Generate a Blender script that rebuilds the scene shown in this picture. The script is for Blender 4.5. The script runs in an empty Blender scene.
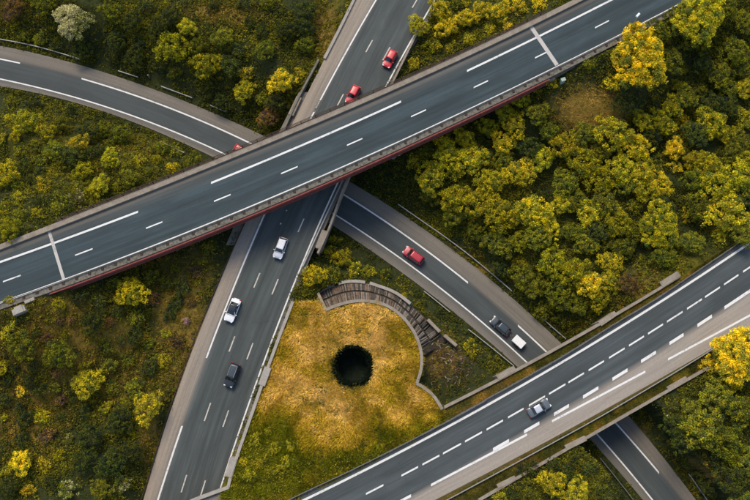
import bpy, math, random
import numpy as np
from mathutils import Vector, Matrix
R_ = math.radians
rnd = random.Random(7)
rs = np.random.RandomState(11)
S = bpy.context.scene
COL = S.collection

# ------------------------------------------------------------------ camera
F = 750.0; TILT = R_(12.0); DIST = 129.0; ZC = 6.0
CAM = np.array([0.0, -DIST*math.sin(TILT), ZC + DIST*math.cos(TILT)])
cd = bpy.data.cameras.new('camera'); cam = bpy.data.objects.new('camera', cd); COL.objects.link(cam)
cd.sensor_width = 36; cd.lens = 36*F/750; cd.clip_start = 1; cd.clip_end = 4000
cam.location = CAM.tolist(); cam.rotation_euler = (TILT, 0, 0); S.camera = cam
# ------------------------------------------------------------------ light
SUN_EL, SUN_AZ = 52.0, -22.0          # azimuth from +Y (image top) towards +X
w = bpy.data.worlds.new('World'); S.world = w; w.use_nodes = True
nt = w.node_tree; bg = nt.nodes['Background']
sky = nt.nodes.new('ShaderNodeTexSky'); sky.sky_type = 'NISHITA'; sky.sun_disc = False
sky.sun_elevation = R_(SUN_EL); sky.sun_rotation = R_(SUN_AZ); sky.air_density = 1.0; sky.dust_density = 2.0; sky.ozone_density = 1.0
nt.links.new(sky.outputs[0], bg.inputs[0]); bg.inputs[1].default_value = 0.15
sl = bpy.data.lights.new('sun', 'SUN'); sl.energy = 2.0; sl.angle = R_(26); sl.color = (1.0, 0.88, 0.70)
so = bpy.data.objects.new('sun', sl); COL.objects.link(so); so.location = (-30, 80, 150)
e, a = R_(SUN_EL), R_(SUN_AZ)
so.rotation_euler = Vector((-math.cos(e)*math.sin(a), -math.cos(e)*math.cos(a), -math.sin(e))).to_track_quat('-Z', 'Y').to_euler()
S.view_settings.view_transform = 'Standard'; S.view_settings.look = 'None'
S.view_settings.exposure = 0.4; S.view_settings.gamma = 1.0; S.view_settings.use_curve_mapping = False

# ------------------------------------------------------------------ maths
ct, st = math.cos(TILT), math.sin(TILT)
def up(px, py, z):                      # a point of the survey grid to ground coordinates at height z
    u = (px-375)/F; v = (250-py)/F
    d = np.array([u, v*ct+st, v*st-ct]); s = (z-CAM[2])/d[2]
    return CAM + d*s
def proj(x, y, z):
    X = x-CAM[0]; Y = y-CAM[1]; Z = z-CAM[2]
    zc = -(-Y*st + Z*ct)*1.0
    zc = Y*st - Z*ct
    v = (Y*ct + Z*st)/zc; u = X/zc
    return 375+u*F, 250-v*F
ZP, ZR, ZO = 0.0, 7.0, 12.5
def zM(y):                               # the dual lane road drops gently to the south
    return np.interp(y, [-90, -42, 6, 200], [2.6, 3.6, 6.2, 6.4])
def upM(px, py, dz=0.0):
    z = 6.0
    for _ in range(6): z = float(zM(up(px, py, z)[1])) + dz
    return up(px, py, z)
def upz(px, py, z):
    return upM(px, py) if z == 'M' else up(px, py, z)
def fit(pts, z, axis=0, deg=3):
    P = np.array([upz(a, b, z) for a, b in pts]); s, o = P[:, axis], P[:, 1-axis]
    c = np.polyfit(s, o, deg); dc = np.polyder(c); lo, hi = s.min(), s.max()
    def f(t):
        t = np.asarray(t, float); k = np.clip(t, lo, hi)
        return np.polyval(c, k) + np.polyval(dc, k)*(t-k)
    f.lo = lo; f.hi = hi
    return f
# ---- overpass
O_Nout = fit([(0,245),(50,227),(100,206),(150,187),(230,154),(300,126),(368,98),(450,60),(530,21),(576,0)], ZO, 0, 3)
O_Nl = fit([(0,262.4),(52,243),(138,212),(211,183),(300,146),(401,101.6),(467,70.4),(538,37),(600,5.5)], ZO, 0, 3)
O_Sl = fit([(8,300),(64,279.6),(150,247.5),(266,200),(300,185.5),(450,118.4),(489,100),(558,65),(600,46),(687,0)], ZO, 0, 3)
O_c = fit([(3,281.6),(20.6,275.6),(75,255.4),(92.6,248.6),(146,228.4),(162.4,221.6),(214,201),(230.6,194.4),(281,174),(297.6,167),(347,145),(362.4,138.4),(411,116.6),(426,109.6),(473.6,87.6),(488,80.6),(535,57.6),(547,52),(595,27.6),(609,20.6)], ZO, 0, 3)
O_Sout = fit([(0,310),(64,287),(150,255.5),(300,193),(450,126),(489,108),(558,73),(600,52.5),(694,4)], ZO, 0, 3)
# ---- right-hand road
R_Nl = fit([(306,499),(450,426),(498,399.5),(600,339),(663,300),(750,243)], ZR, 0, 2)
R_c = fit([(366,494),(401.4,476),(439.4,455.4),(482,432.6),(523.6,408.4),(565.4,384),(609,358),(644,336.4),(682.6,312),(720,287.4),(738.4,274.6)], ZR, 0, 2)
R_h = fit([(493,449.6),(524,432),(554,415),(583,397),(612.4,379.4),(641,361.4),(669.4,343.4),(697.4,326),(724.4,307.6),(750,291)], ZR, 0, 2)
R_Sl = fit([(411,496.6),(431,485),(450,475),(493,452),(527,434.4),(552,420.6),(592,401),(645.4,372),(668,359.6),(750,315)], ZR, 0, 2)
R_So = fit([(440,499),(450,492),(524,455),(600,413),(624,400),(668,374),(750,327)], ZR, 0, 2)
R_Np = fit([(442,409),(460,399.5),(506,374),(600,325),(639,301),(672,280)], ZR, 0, 2)
R_Sp = fit([(480,499),(566,450),(600,429),(650,400),(680,384),(712,365)], ZR, 0, 2)
# ---- ramp
P_No = fit([(0,46),(50,56),(80,65),(150,87.5),(178,100),(230,120),(266,136),(353,184),(383,201),(450,248.5),(514,300),(562,344),(630,418),(648,437),(670,466),(694,498)], ZP, 0, 5)
P_Nl = fit([(0,59),(20,63),(81.6,78),(150,101.6),(252,143),(345,196),(450,268.5),(468,282.4),(518,325.6),(548,353.6),(614,421),(636,446),(659,473)], ZP, 0, 5)
P_Sl = fit([(0,79),(40,87.4),(84,100.5),(150,122),(225,154),(333,214),(360,230),(450,296),(456,300),(528,364),(600,438),(628,469),(652,500)], ZP, 0, 5)
P_So = fit([(0,86.4),(60,98),(80,103),(150,129.5),(214,158),(350,234),(436,300),(518,368),(600,448),(642,500)], ZP, 0, 5)
# ---- main road (runs along y)
M_Wo = fit([(354,0),(324,60),(304,100),(244,225),(212,300),(174,400),(150,478),(143,500)], 'M', 1, 3)
M_Wl = fit([(376,0),(320,100),(314,112),(265,214),(229,300),(206,358),(182,426),(158,500)], 'M', 1, 3)
M_A = fit([(373,40),(366,52),(342,94),(287,210),(281.4,224.4),(260,273),(254,287.6),(234.4,336.4),(228.4,351.6),(210.4,403),(204.6,421),(186.6,475),(181.4,492.4)], 'M', 1, 3)
M_B = fit([(413.4,7.6),(389,47),(382,60),(305,218.7),(299,232),(278,279),(271.6,294.4),(252.6,343),(246.6,359.4),(228,410.4),(223,427),(205.6,480.4),(201,495.6)], 'M', 1, 3)
M_El = fit([(435,0),(386,85),(330,200),(300,270),(288,300),(249,400),(221,488)], 'M', 1, 3)

# ------------------------------------------------------------------ materials
def newmat(name):
    m = bpy.data.materials.new(name); m.use_nodes = True; n = m.node_tree
    return m, n, n.nodes['Principled BSDF']
class NB:                                # little node builder
    def __init__(s, n): s.n = n
    def node(s, t, **k):
        o = s.n.nodes.new(t)
        for a, b in k.items(): setattr(o, a, b)
        return o
    def L(s, a, b): s.n.links.new(a, b)
    def noise(s, vec, scale, detail=4, rough=.6, dist=0):
        o = s.node('ShaderNodeTexNoise'); o.inputs['Scale'].default_value = scale; o.inputs['Detail'].default_value = detail
        o.inputs['Roughness'].default_value = rough; o.inputs['Distortion'].default_value = dist
        if vec is not None: s.L(vec, o.inputs['Vector'])
        return o.outputs['Fac']
    def ramp(s, f, stops):
        o = s.node('ShaderNodeValToRGB'); cr = o.color_ramp
        while len(cr.elements) < len(stops): cr.elements.new(.5)
        for el, (p, c) in zip(cr.elements, stops):
            el.position = p; el.color = (c, c, c, 1) if isinstance(c, (int, float)) else (*c, 1)
        s.L(f, o.inputs[0]); return o.outputs[0]
    def mix(s, f, a, b, mode='MIX'):
        o = s.node('ShaderNodeMix', data_type='RGBA', blend_type=mode)
        for i, v in ((0, f), (6, a), (7, b)):
            if isinstance(v, (int, float)): o.inputs[i].default_value = v
            elif isinstance(v, tuple): o.inputs[i].default_value = (*v, 1)
            else: s.L(v, o.inputs[i])
        return o.outputs[2]
    def math(s, op, a, b=0.0):
        o = s.node('ShaderNodeMath', operation=op)
        for i, v in ((0, a), (1, b)):
            if isinstance(v, (int, float)): o.inputs[i].default_value = v
            else: s.L(v, o.inputs[i])
        return o.outputs[0]
    def bump(s, h, strength, dist, bsdf):
        o = s.node('ShaderNodeBump'); o.inputs['Strength'].default_value = strength; o.inputs['Distance'].default_value = dist
        s.L(h, o.inputs['Height']); s.L(o.outputs[0], bsdf.inputs['Normal'])
def worldpos(b): return b.node('ShaderNodeNewGeometry').outputs['Position']
def plain(name, col, rough=.6, metal=0, var=.25, scale=2.0, spec=.3, bump=0):
    m, n, p = newmat(name); b = NB(n); o = b.node('ShaderNodeTexCoord').outputs['Object']
    f = b.noise(o, scale, 5, .65)
    lo = tuple(c*(1-var) for c in col); hi = tuple(min(1, c*(1+var)) for c in col)
    b.L(b.ramp(f, [(.3, lo), (.7, hi)]), p.inputs['Base Color'])
    p.inputs['Roughness'].default_value = rough; p.inputs['Metallic'].default_value = metal
    p.inputs['Specular IOR Level'].default_value = spec
    if bump: b.bump(f, bump, .05, p)
    return m
def weathered(name, col, stain, amt=.5, scale=.6):
    m, n, p = newmat(name); b = NB(n); g = worldpos(b)
    f1 = b.noise(g, scale, 6, .7); f2 = b.noise(g, scale*9, 4, .7)
    c = b.mix(b.ramp(f1, [(.42, 0.0), (.68, amt)]), col, stain)
    c = b.mix(b.ramp(f2, [(.35, .55), (.6, 0.0)]), c, tuple(x*.55 for x in col))
    b.L(c, p.inputs['Base Color']); p.inputs['Roughness'].default_value = .85; p.inputs['Specular IOR Level'].default_value = .2
    b.bump(f2, .3, .03, p)
    return m
def asphalt(name, lane, shoulder, wear):
    m, n, p = newmat(name); b = NB(n)
    uv = b.node('ShaderNodeUVMap'); uv.uv_map = 'UVMap'
    mp = b.node('ShaderNodeMapping'); mp.inputs['Scale'].default_value = (1, .02, 1); b.L(uv.outputs[0], mp.inputs[0])
    mp2 = b.node('ShaderNodeMapping'); mp2.inputs['Scale'].default_value = (.35, .08, 1); b.L(uv.outputs[0], mp2.inputs[0])
    at = b.node('ShaderNodeAttribute'); at.attribute_name = 'sh'
    streak = b.noise(mp.outputs[0], 1.1, 4, .65); streak2 = b.noise(mp.outputs[0], 4.5, 3, .6)
    mott = b.noise(mp2.outputs[0], 1.0, 5, .6, .4); grain = b.noise(uv.outputs[0], 9, 5, .8); grain2 = b.noise(uv.outputs[0], 2.2, 4, .7)
    lt = tuple(x*wear for x in lane)
    c = b.mix(b.ramp(streak, [(.35, 0.0), (.66, 1.0)]), lane, lt)
    c = b.mix(b.ramp(mott, [(.4, 0.0), (.62, .55)]), c, tuple(x*.78 for x in lane))
    c = b.mix(b.ramp(streak2, [(.55, 0.0), (.75, .3)]), c, tuple(x*1.5 for x in lt))
    fac = b.math('ADD', at.outputs['Fac'], b.math('MULTIPLY', b.math('SUBTRACT', streak2, .5), b.math('MULTIPLY', at.outputs['Fac'], 1.1)))
    sc = b.mix(b.ramp(grain2, [(.35, 0.0), (.65, 1.0)]), tuple(x*.92 for x in shoulder), tuple(min(1, x*1.06) for x in shoulder))
    sc = b.mix(b.ramp(streak, [(.3, .5), (.6, 0.0)]), sc, tuple(x*.62 for x in shoulder))
    o = b.node('ShaderNodeClamp'); b.L(fac, o.inputs[0])
    c = b.mix(o.outputs[0], c, sc)
    c = b.mix(b.ramp(grain, [(.3, .3), (.5, 0.0)]), c, (.02, .024, .026))
    c = b.mix(b.ramp(grain, [(.6, 0.0), (.8, .35)]), c, (.2, .2, .19))
    # sealed cracks and old patches
    v = b.node('ShaderNodeTexVoronoi'); v.feature = 'DISTANCE_TO_EDGE'; v.inputs['Scale'].default_value = .16
    nz = b.node('ShaderNodeTexNoise'); nz.inputs['Scale'].default_value = .5; b.L(uv.outputs[0], nz.inputs[0])
    ad = b.mix(.55, uv.outputs[0], nz.outputs['Color'], 'ADD'); b.L(ad, v.inputs[0])
    c = b.mix(b.math('MULTIPLY', b.ramp(v.outputs['Distance'], [(.0, 1.0), (.007, 0.0)]), b.ramp(grain2, [(.5, 0.0), (.62, .5)])), c, (.02, .024, .026))
    b.L(c, p.inputs['Base Color']); p.inputs['Roughness'].default_value = .82; p.inputs['Specular IOR Level'].default_value = .25
    b.bump(grain, .25, .02, p)
    return m
def paint(name, col, road, wearlo=.52, wearhi=.66):
    m, n, p = newmat(name); b = NB(n); g = worldpos(b)
    f = b.noise(g, 2.6, 6, .8); f2 = b.noise(g, .35, 3, .6)
    ff = b.math('ADD', b.math('MULTIPLY', f, .7), b.math('MULTIPLY', f2, .3))
    c = b.mix(b.ramp(ff, [(wearlo, 0.0), (wearhi, .8)]), col, road)
    b.L(c, p.inputs['Base Color']); p.inputs['Roughness'].default_value = .7
    return m
LANE = (.042, .058, .063)
M = {}
M['asph_o'] = asphalt('overpass_asphalt', (.031, .045, .049), (.19, .165, .13), 1.8)
M['asph_m'] = asphalt('main_asphalt', (.053, .061, .058), (.36, .295, .225), 1.7)
M['asph_p'] = asphalt('ramp_asphalt', (.054, .063, .062), (.20, .175, .14), 1.35)
M['asph_r'] = asphalt('right_asphalt', (.052, .061, .061), (.34, .295, .24), 1.6)
M['white'] = paint('road_paint', (.68, .67, .63), LANE, .52, .70)
M['cream'] = paint('faded_road_paint', (.52, .48, .40), LANE, .50, .68)
M['joint'] = paint('joint_concrete', (.45, .42, .38), LANE, .52, .7)
M['conc'] = weathered('concrete', (.31, .265, .205), (.17, .13, .09), .8, .7)
M['conc_d'] = weathered('old_concrete', (.20, .18, .145), (.09, .08, .055), .8, .9)
M['conc_l'] = weathered('pale_concrete', (.38, .345, .295), (.2, .17, .13), .6, .9)
M['ledge'] = weathered('mossy_ledge', (.20, .18, .145), (.05, .05, .03), 1.0, 2.2)
M['red'] = weathered('red_steel', (.30, .085, .068), (.13, .06, .045), .7, .8)
M['rust'] = plain('brown_steel', (.045, .028, .02), .7, .2, .4, 3)
M['steel'] = plain('galvanised_steel', (.30, .30, .28), .6, .3, .2, 4)
M['steel_d'] = plain('dull_steel', (.13, .13, .12), .7, .2, .3, 4)
M['lampglass'] = plain('lamp_glass', (.75, .78, .8), .3, 0, .05)
M['wood'] = plain('bark', (.10, .075, .055), .9, 0, .4, 3)
M['post'] = plain('white_plastic', (.72, .72, .7), .5, 0, .1, 3)
M['green_box'] = plain('pale_green_metal', (.30, .40, .34), .5, 0, .15, 3)
M['tyre'] = plain('tyre_rubber', (.018, .018, .019), .85, 0, .1)
M['rim'] = plain('wheel_rim', (.4, .4, .41), .35, .8, .1)
M['glass'] = plain('dark_car_glass', (.012, .016, .02), .08, 0, .1, 2, .8)
M['lamp_clear'] = plain('headlight_lens', (.8, .8, .78), .15, 0, .05, 2, .6)
M['lamp_red'] = plain('tail_light_lens', (.35, .012, .01), .2, 0, .05, 2, .6)
M['black'] = plain('black_trim', (.02, .02, .021), .6, 0, .1)
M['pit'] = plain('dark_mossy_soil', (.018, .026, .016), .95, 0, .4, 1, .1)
def carpaint(name, col, rough=.3, metal=.0):
    m, n, p = newmat(name); b = NB(n); g = b.node('ShaderNodeTexCoord').outputs['Object']
    f = b.noise(g, 1.3, 4, .6)
    b.L(b.mix(b.ramp(f, [(.35, 0.0), (.7, .35)]), col, tuple(x*.72 for x in col)), p.inputs['Base Color'])
    p.inputs['Roughness'].default_value = rough; p.inputs['Metallic'].default_value = metal; p.inputs['Coat Weight'].default_value = .35; p.inputs['Coat Roughness'].default_value = .12
    return m

def mat_ground():
    m, n, p = newmat('ground_cover_soil'); b = NB(n); g = worldpos(b)
    at = b.node('ShaderNodeAttribute'); at.attribute_name = 'zone'
    sp = b.node('ShaderNodeSeparateColor'); b.L(at.outputs['Color'], sp.inputs[0])
    n1 = b.noise(g, .35, 6, .7); n2 = b.noise(g, 1.6, 6, .75, .5); n3 = b.noise(g, 7, 4, .8)
    base = b.mix(b.ramp(n2, [(.35, 0.0), (.65, 1.0)]), (.022, .030, .012), (.055, .063, .016))
    gold = b.mix(b.ramp(n2, [(.35, 0.0), (.65, 1.0)]), (.16, .10, .015), (.46, .29, .05))
    brown = b.mix(b.ramp(n2, [(.35, 0.0), (.65, 1.0)]), (.11, .075, .018), (.31, .20, .04))
    green = b.mix(b.ramp(n2, [(.35, 0.0), (.65, 1.0)]), (.07, .072, .010), (.18, .155, .014))
    def fac(x):
        t = b.math('ADD', x, b.math('MULTIPLY', b.math('SUBTRACT', n1, .5), .9))
        return b.ramp(t, [(.32, 0.0), (.62, 1.0)])
    c = b.mix(fac(sp.outputs[2]), base, brown)
    c = b.mix(fac(sp.outputs[1]), c, green)
    c = b.mix(fac(sp.outputs[0]), c, gold)
    c = b.mix(b.ramp(n3, [(.3, .6), (.55, 0.0)]), c, (.02, .02, .008))
    b.L(c, p.inputs['Base Color']); p.inputs['Roughness'].default_value = .95; p.inputs['Specular IOR Level'].default_value = .1
    b.bump(n3, .8, .15, p)
    return m
M['ground'] = mat_ground()
def leafmat(name, source):
    m = bpy.data.materials.new(name); m.use_nodes = True; n = m.node_tree; n.nodes.clear(); b = NB(n)
    out = b.node('ShaderNodeOutputMaterial'); df = b.node('ShaderNodeBsdfDiffuse'); tr = b.node('ShaderNodeBsdfTranslucent'); mx = b.node('ShaderNodeMixShader')
    at = b.node('ShaderNodeAttribute'); at.attribute_name = 'col'
    if source == 'object':
        oi = b.node('ShaderNodeObjectInfo')
        c = b.mix(1.0, oi.outputs['Color'], at.outputs['Color'], 'MULTIPLY')
    else:
        c = at.outputs['Color']
    b.L(c, df.inputs[0]); b.L(c, tr.inputs[0]); mx.inputs[0].default_value = .28
    b.L(df.outputs[0], mx.inputs[1]); b.L(tr.outputs[0], mx.inputs[2]); b.L(mx.outputs[0], out.inputs[0])
    return m
M['leaf'] = leafmat('leaves', 'object'); M['blade'] = leafmat('grass_blades', 'mesh')

# ------------------------------------------------------------------ mesh building
class MB:
    def __init__(s): s.v = []; s.f = []; s.uv = None; s.sh = None
    def add(s, vs, fs):
        k = len(s.v); s.v += [tuple(map(float, q)) for q in vs]; s.f += [tuple(i+k for i in q) for q in fs]
    def box(s, c, size, rot=0.0, rx=0.0, taper=1.0):
        sx, sy, sz = size[0]/2, size[1]/2, size[2]/2
        mt = Matrix.Rotation(rot, 3, 'Z') @ Matrix.Rotation(rx, 3, 'Y'); vs = []
        for z in (-1, 1):
            t = taper if z > 0 else 1
            for x, y in ((-1, -1), (1, -1), (1, 1), (-1, 1)):
                vs.append(mt @ Vector((x*sx*t, y*sy*t, z*sz)) + Vector(c))
        s.add(vs, [(3, 2, 1, 0), (4, 5, 6, 7), (0, 1, 5, 4), (1, 2, 6, 5), (2, 3, 7, 6), (3, 0, 4, 7)])
    def prism(s, A, B, zt, zb):           # between two edge polylines (xy), top zt, bottom zb (scalars or lists)
        n = len(A); zt = np.broadcast_to(zt, n); zb = np.broadcast_to(zb, n); vs = []
        for i in range(n):
            vs += [(A[i][0], A[i][1], zt[i]), (B[i][0], B[i][1], zt[i]), (B[i][0], B[i][1], zb[i]), (A[i][0], A[i][1], zb[i])]
        fs = []
        for i in range(n-1):
            k = 4*i
            for a, c in ((0, 1), (1, 2), (2, 3), (3, 0)): fs.append((k+a, k+c, k+4+c, k+4+a))
        fs += [(0, 3, 2, 1), (4*n-4, 4*n-3, 4*n-2, 4*n-1)]
        s.add(vs, fs)
    def cyl(s, p0, p1, r0, r1=None, n=8, cap=True):
        r1 = r0 if r1 is None else r1; p0 = Vector(p0); p1 = Vector(p1); d = (p1-p0).normalized()
        a = d.orthogonal().normalized(); c = d.cross(a); vs = []
        for p, r in ((p0, r0), (p1, r1)):
            for i in range(n):
                t = 2*math.pi*i/n; vs.append(p + a*(r*math.cos(t)) + c*(r*math.sin(t)))
        fs = [(i, (i+1) % n, n+(i+1) % n, n+i) for i in range(n)]
        if cap: fs += [tuple(range(n-1, -1, -1)), tuple(range(n, 2*n))]
        s.add(vs, fs)
    def build(s, name, mat, parent=None, smooth=False, bevel=0, local=None, subsurf=0):
        if local is not None: s.v = [(a-local[0], b-local[1], c-local[2]) for a, b, c in s.v]
        me = bpy.data.meshes.new(name); me.from_pydata(s.v, [], s.f); me.validate(); 
        import bmesh
        bm = bmesh.new(); bm.from_mesh(me); bmesh.ops.recalc_face_normals(bm, faces=bm.faces); bm.to_mesh(me); bm.free()
        me.materials.append(mat)
        if smooth: me.polygons.foreach_set('use_smooth', [True]*len(me.polygons))
        o = bpy.data.objects.new(name, me); COL.objects.link(o)
        if parent: o.parent = parent
        if bevel:
            md = o.modifiers.new('bevel', 'BEVEL'); md.width = bevel; md.segments = 2; md.limit_method = 'ANGLE'
        if subsurf:
            md = o.modifiers.new('sub', 'SUBSURF'); md.levels = subsurf; md.render_levels = subsurf
        return o
def tag(o, label=None, cat=None, group=None, kind=None):
    for k, v in (('label', label), ('category', cat), ('group', group), ('kind', kind)):
        if v: o[k] = v
    return o
def empty(name, loc, rz=0, label=None, cat=None, group=None):
    o = bpy.data.objects.new(name, None); COL.objects.link(o); o.location = [float(q) for q in loc]; o.rotation_euler = (0, 0, rz); o.empty_display_size = .5
    return tag(o, label, cat, group)
def quads_mesh(name, V, colr, mat):       # V (n,4,3) or (n,3,3)
    n, k = V.shape[:2]; me = bpy.data.meshes.new(name)
    me.vertices.add(n*k); me.vertices.foreach_set('co', V.reshape(-1).astype(np.float32))
    me.loops.add(n*k); me.loops.foreach_set('vertex_index', np.arange(n*k, dtype=np.int32))
    me.polygons.add(n); me.polygons.foreach_set('loop_start', (np.arange(n)*k).astype(np.int32)); me.polygons.foreach_set('loop_total', np.full(n, k, np.int32))
    me.update(calc_edges=True)
    at = me.attributes.new('col', 'FLOAT_COLOR', 'POINT')
    C = np.ones((n*k, 4), np.float32); C[:, :3] = np.repeat(colr, k, 0); at.data.foreach_set('color', C.reshape(-1))
    me.materials.append(mat); return me
def build_multi(name, mbs, mats, parent=None):
    a = MB(); ids = []
    for i, m_ in enumerate(mbs): a.add(m_.v, m_.f); ids += [i]*len(m_.f)
    loc = tuple(parent.location) if parent else None
    if loc: a.v = [(x-loc[0], y-loc[1], z-loc[2]) for x, y, z in a.v]
    me = bpy.data.meshes.new(name); me.from_pydata(a.v, [], a.f)
    for m_ in mats: me.materials.append(m_)
    me.polygons.foreach_set('material_index', ids); o = bpy.data.objects.new(name, me); COL.objects.link(o); o.parent = parent; return o
def copy_tree(o, parent=None):
    c = o.copy(); COL.objects.link(c)
    if parent: c.parent = parent
    for ch in list(o.children): copy_tree(ch, c)
    return c

# ------------------------------------------------------------------ terrain height
def vnoise(x, y, s, seed):
    r = np.random.RandomState(seed); G = r.rand(64, 64); x = x/s; y = y/s
    xi = np.floor(x).astype(int); yi = np.floor(y).astype(int); fx = x-xi; fy = y-yi; fx = fx*fx*(3-2*fx); fy = fy*fy*(3-2*fy)
    g = lambda a, b: G[a % 64, b % 64]
    return (g(xi, yi)*(1-fx)+g(xi+1, yi)*fx)*(1-fy) + (g(xi, yi+1)*(1-fx)+g(xi+1, yi+1)*fx)*fy - .5
def poly_in(x, y, P):
    x = np.asarray(x, float); y = np.asarray(y, float); ins = np.zeros(x.shape, bool); n = len(P)
    for i in range(n):
        x1, y1 = P[i]; x2, y2 = P[(i+1) % n]
        c = ((y1 > y) != (y2 > y)); ins ^= c & (x < (x2-x1)*(y-y1)/((y2-y1) if y2 != y1 else 1e-9)+x1)
    return ins
INNER = [(326,310),(333,306.5),(340,304),(348,301.8),(356,300.5),(363,300.3),(370,301),(378,302.6),(386,305),(394.5,310),(402,316),(407.5,321.5),(412,328),(415.5,334),(418,340),(420.2,346),(421.5,352),(422.2,358),(422,364),(421.4,370),(420,375),(416.6,383.6)]
INNER2 = [(416.6,383.6),(424,387),(431,392),(436,398),(439,404),(442,409.5)]
OUTER = [(318,292),(326,287.6),(334,284),(346,281),(356,280.5),(370,282.5),(378,286),(388,289),(398,293.6),(406,300),(415,307.5),(424,315),(432,323.5),(440,332),(448,338.5),(457,346),(464,353),(470,358.5)]
WALLPX = [(293,302),(281,333),(268,368),(257,400),(237,457),(228,487)]
ZF = 7.0                                   # level of the golden field
fieldpx = [(318,300)] + INNER + INNER2 + [(460,399.5),(520,372),(700,262),(900,140)] + [(900,900),(60,900),(195,500),(228,487),(237,457),(257,400),(268,368),(281,333),(293,302)]
FIELD = [tuple(up(a, b, ZF)[:2]) for a, b in fieldpx]
PIT = up(352.5, 366, ZF); PIT_R = 3.05
pitpx = OUTER + [(480,367), (500,377)] + [(442,409.5)] + INNER2[::-1][1:] + INNER[::-1]
HOLLOW = [tuple(up(a, b, ZF-3.2)[:2]) for a, b in OUTER[:-1]] + [tuple(up(a, b, ZF-3.5)[:2]) for a, b in ((480,366),(498,377),(446,404))] + [tuple(up(a, b, ZF)[:2]) for a, b in INNER2[::-1][1:] + INNER[::-1]]
OX0, OX1 = up(56,255,ZO)[0], up(545,45,ZO)[0]
def curvepts(f1, f2, lo, hi, z, axis=0, n=260):
    s = np.linspace(lo, hi, n); m = (f1(s)+f2(s))/2; hw = abs(f1(s)-f2(s))/2
    k = np.gradient(m, s); hw = hw/np.sqrt(1+k*k); zz = np.broadcast_to(z(s) if callable(z) else z, s.shape)
    return (np.stack([s, m], 1) if axis == 0 else np.stack([m, s], 1)), hw, zz
CV = {'O1': curvepts(O_Nout, O_Sout, -260, OX0-6.0, ZO, 0, 160), 'O2': curvepts(O_Nout, O_Sout, OX1+6.0, 260, ZO, 0, 160),
      'M': curvepts(M_Wo, M_El, -260, 260, zM, 1), 'R': curvepts(R_Np, R_Sp, -260, 260, ZR, 0), 'P': curvepts(P_No, P_So, -260, 260, ZP, 0)}
def near(name, x, y):
    P, hw, zz = CV[name]; best = np.full(x.shape, 1e9); H = np.zeros(x.shape); Z = np.zeros(x.shape)
    for i in range(len(P)):
        d = (x-P[i, 0])**2+(y-P[i, 1])**2; m = d < best
        best = np.where(m, d, best); H = np.where(m, hw[i], H); Z = np.where(m, zz[i], Z)
    return np.sqrt(best)-H, Z
def T(x, y):
    x = np.asarray(x, float); y = np.asarray(y, float)
    h = 5.0 + vnoise(x, y, 23, 1)*1.8 + vnoise(x, y, 9, 2)*.9 + vnoise(x, y, 3.1, 3)*.35
    fld = poly_in(x, y, FIELD)
    hf = ZF - .1 + vnoise(x, y, 6, 5)*.25
    h = np.where(fld, hf, h)
    for k, sl in (('O1', .5), ('O2', .5), ('M', .5), ('R', .5)):
        d, z = near(k, x, y)
        if k in ('O1', 'O2'): z = z
        fill = z - .12 - np.maximum(0, d-.6)*sl
        if k == 'M': fill = np.where(fld, -99, fill)
        h = np.maximum(h, fill)
    h = np.where((y < R_Np(x)+.6) & (y > R_Sp(x)-.6), np.minimum(h, ZR-.12), h)
    h = np.where((y < O_Nout(x)+1) & (y > O_Sout(x)-1), np.minimum(h, ZO-.12), h)
    d, z = near('M', x, y)
    cut = z - .16 + np.maximum(0, d-.8)*.7
    h = np.where(fld & (d > 1.0), h, np.minimum(h, cut))
    d, z = near('P', x, y)
    cut = z - .12 + np.maximum(0, d-1.6)*.62
    h = np.where(fld & (d > 3), h, np.minimum(h, cut))
    h = np.where(poly_in(x, y, HOLLOW), np.minimum(h, 2.7+vnoise(x, y, 2, 8)*.5), h)
    r = np.hypot(x-PIT[0], y-PIT[1]); h = np.where(r < PIT_R+.45, ZF-10, h)
    return h
def upT(px, py, dh=0.0):
    z = 5.0
    for _ in range(5):
        p = up(px, py, z); z = float(T(np.array([p[0]]), np.array([p[1]]))[0]) + dh
    p = up(px, py, z); return p[0], p[1], z-dh
def axis_lines(lo, hi, step, far):
    a = list(np.arange(lo, hi+step/2, step)); s = step; x = a[0]; left = []
    while x > -far: s *= 1.25; x -= s; left.append(x)
    s = step; x = a[-1]; right = []
    while x < far: s *= 1.25; x += s; right.append(x)
    return np.array(left[::-1]+a+right)
gx = axis_lines(-80, 80, .45, 1500); gy = axis_lines(-52, 56, .45, 1500)
X, Y = np.meshgrid(gx, gy); Z = T(X, Y)
# ground species by survey position: (x, y, rx, ry, amount)
GOLD = [(350,340,85,55,1),(320,400,75,50,1),(400,400,45,40,.8),(300,440,30,25,.4),(590,108,32,20,.55),(598,112,14,10,.35)]
BROWN = [(60,340,75,45,.85),(30,410,40,45,.8),(180,330,30,80,.7),(110,370,60,40,.65),(325,30,18,40,.6),(590,110,45,30,.7),(100,150,60,25,.4),(225,12,40,14,.7),(640,285,45,20,.5),
         (180,270,50,30,.5),(640,440,16,34,.5),(475,255,80,14,.35),(490,270,22,8,.6),(10,10,25,15,.6),(700,470,30,20,.5),(440,355,30,30,.5),(150,430,12,60,.6),(440,420,40,10,.6),(580,330,40,10,.3)]
GREEN = [(265,455,50,36,1.2),(370,470,70,18,.8),(420,435,40,18,.7),(90,160,110,45,.55),(100,330,110,70,.35),(700,265,60,16,.6),(335,15,15,50,.4),(60,300,80,20,.3),(470,20,90,30,.3),(200,20,160,50,.25),(230,475,25,30,.7),(180,290,60,40,.35)]
def blob(px, py, L):
    r = np.zeros(px.shape)
    for (x, y, rx, ry, a) in L: r = np.maximum(r, a*np.exp(-(((px-x)/rx)**2+((py-y)/ry)**2)**1.5*.7))
    return r
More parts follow.
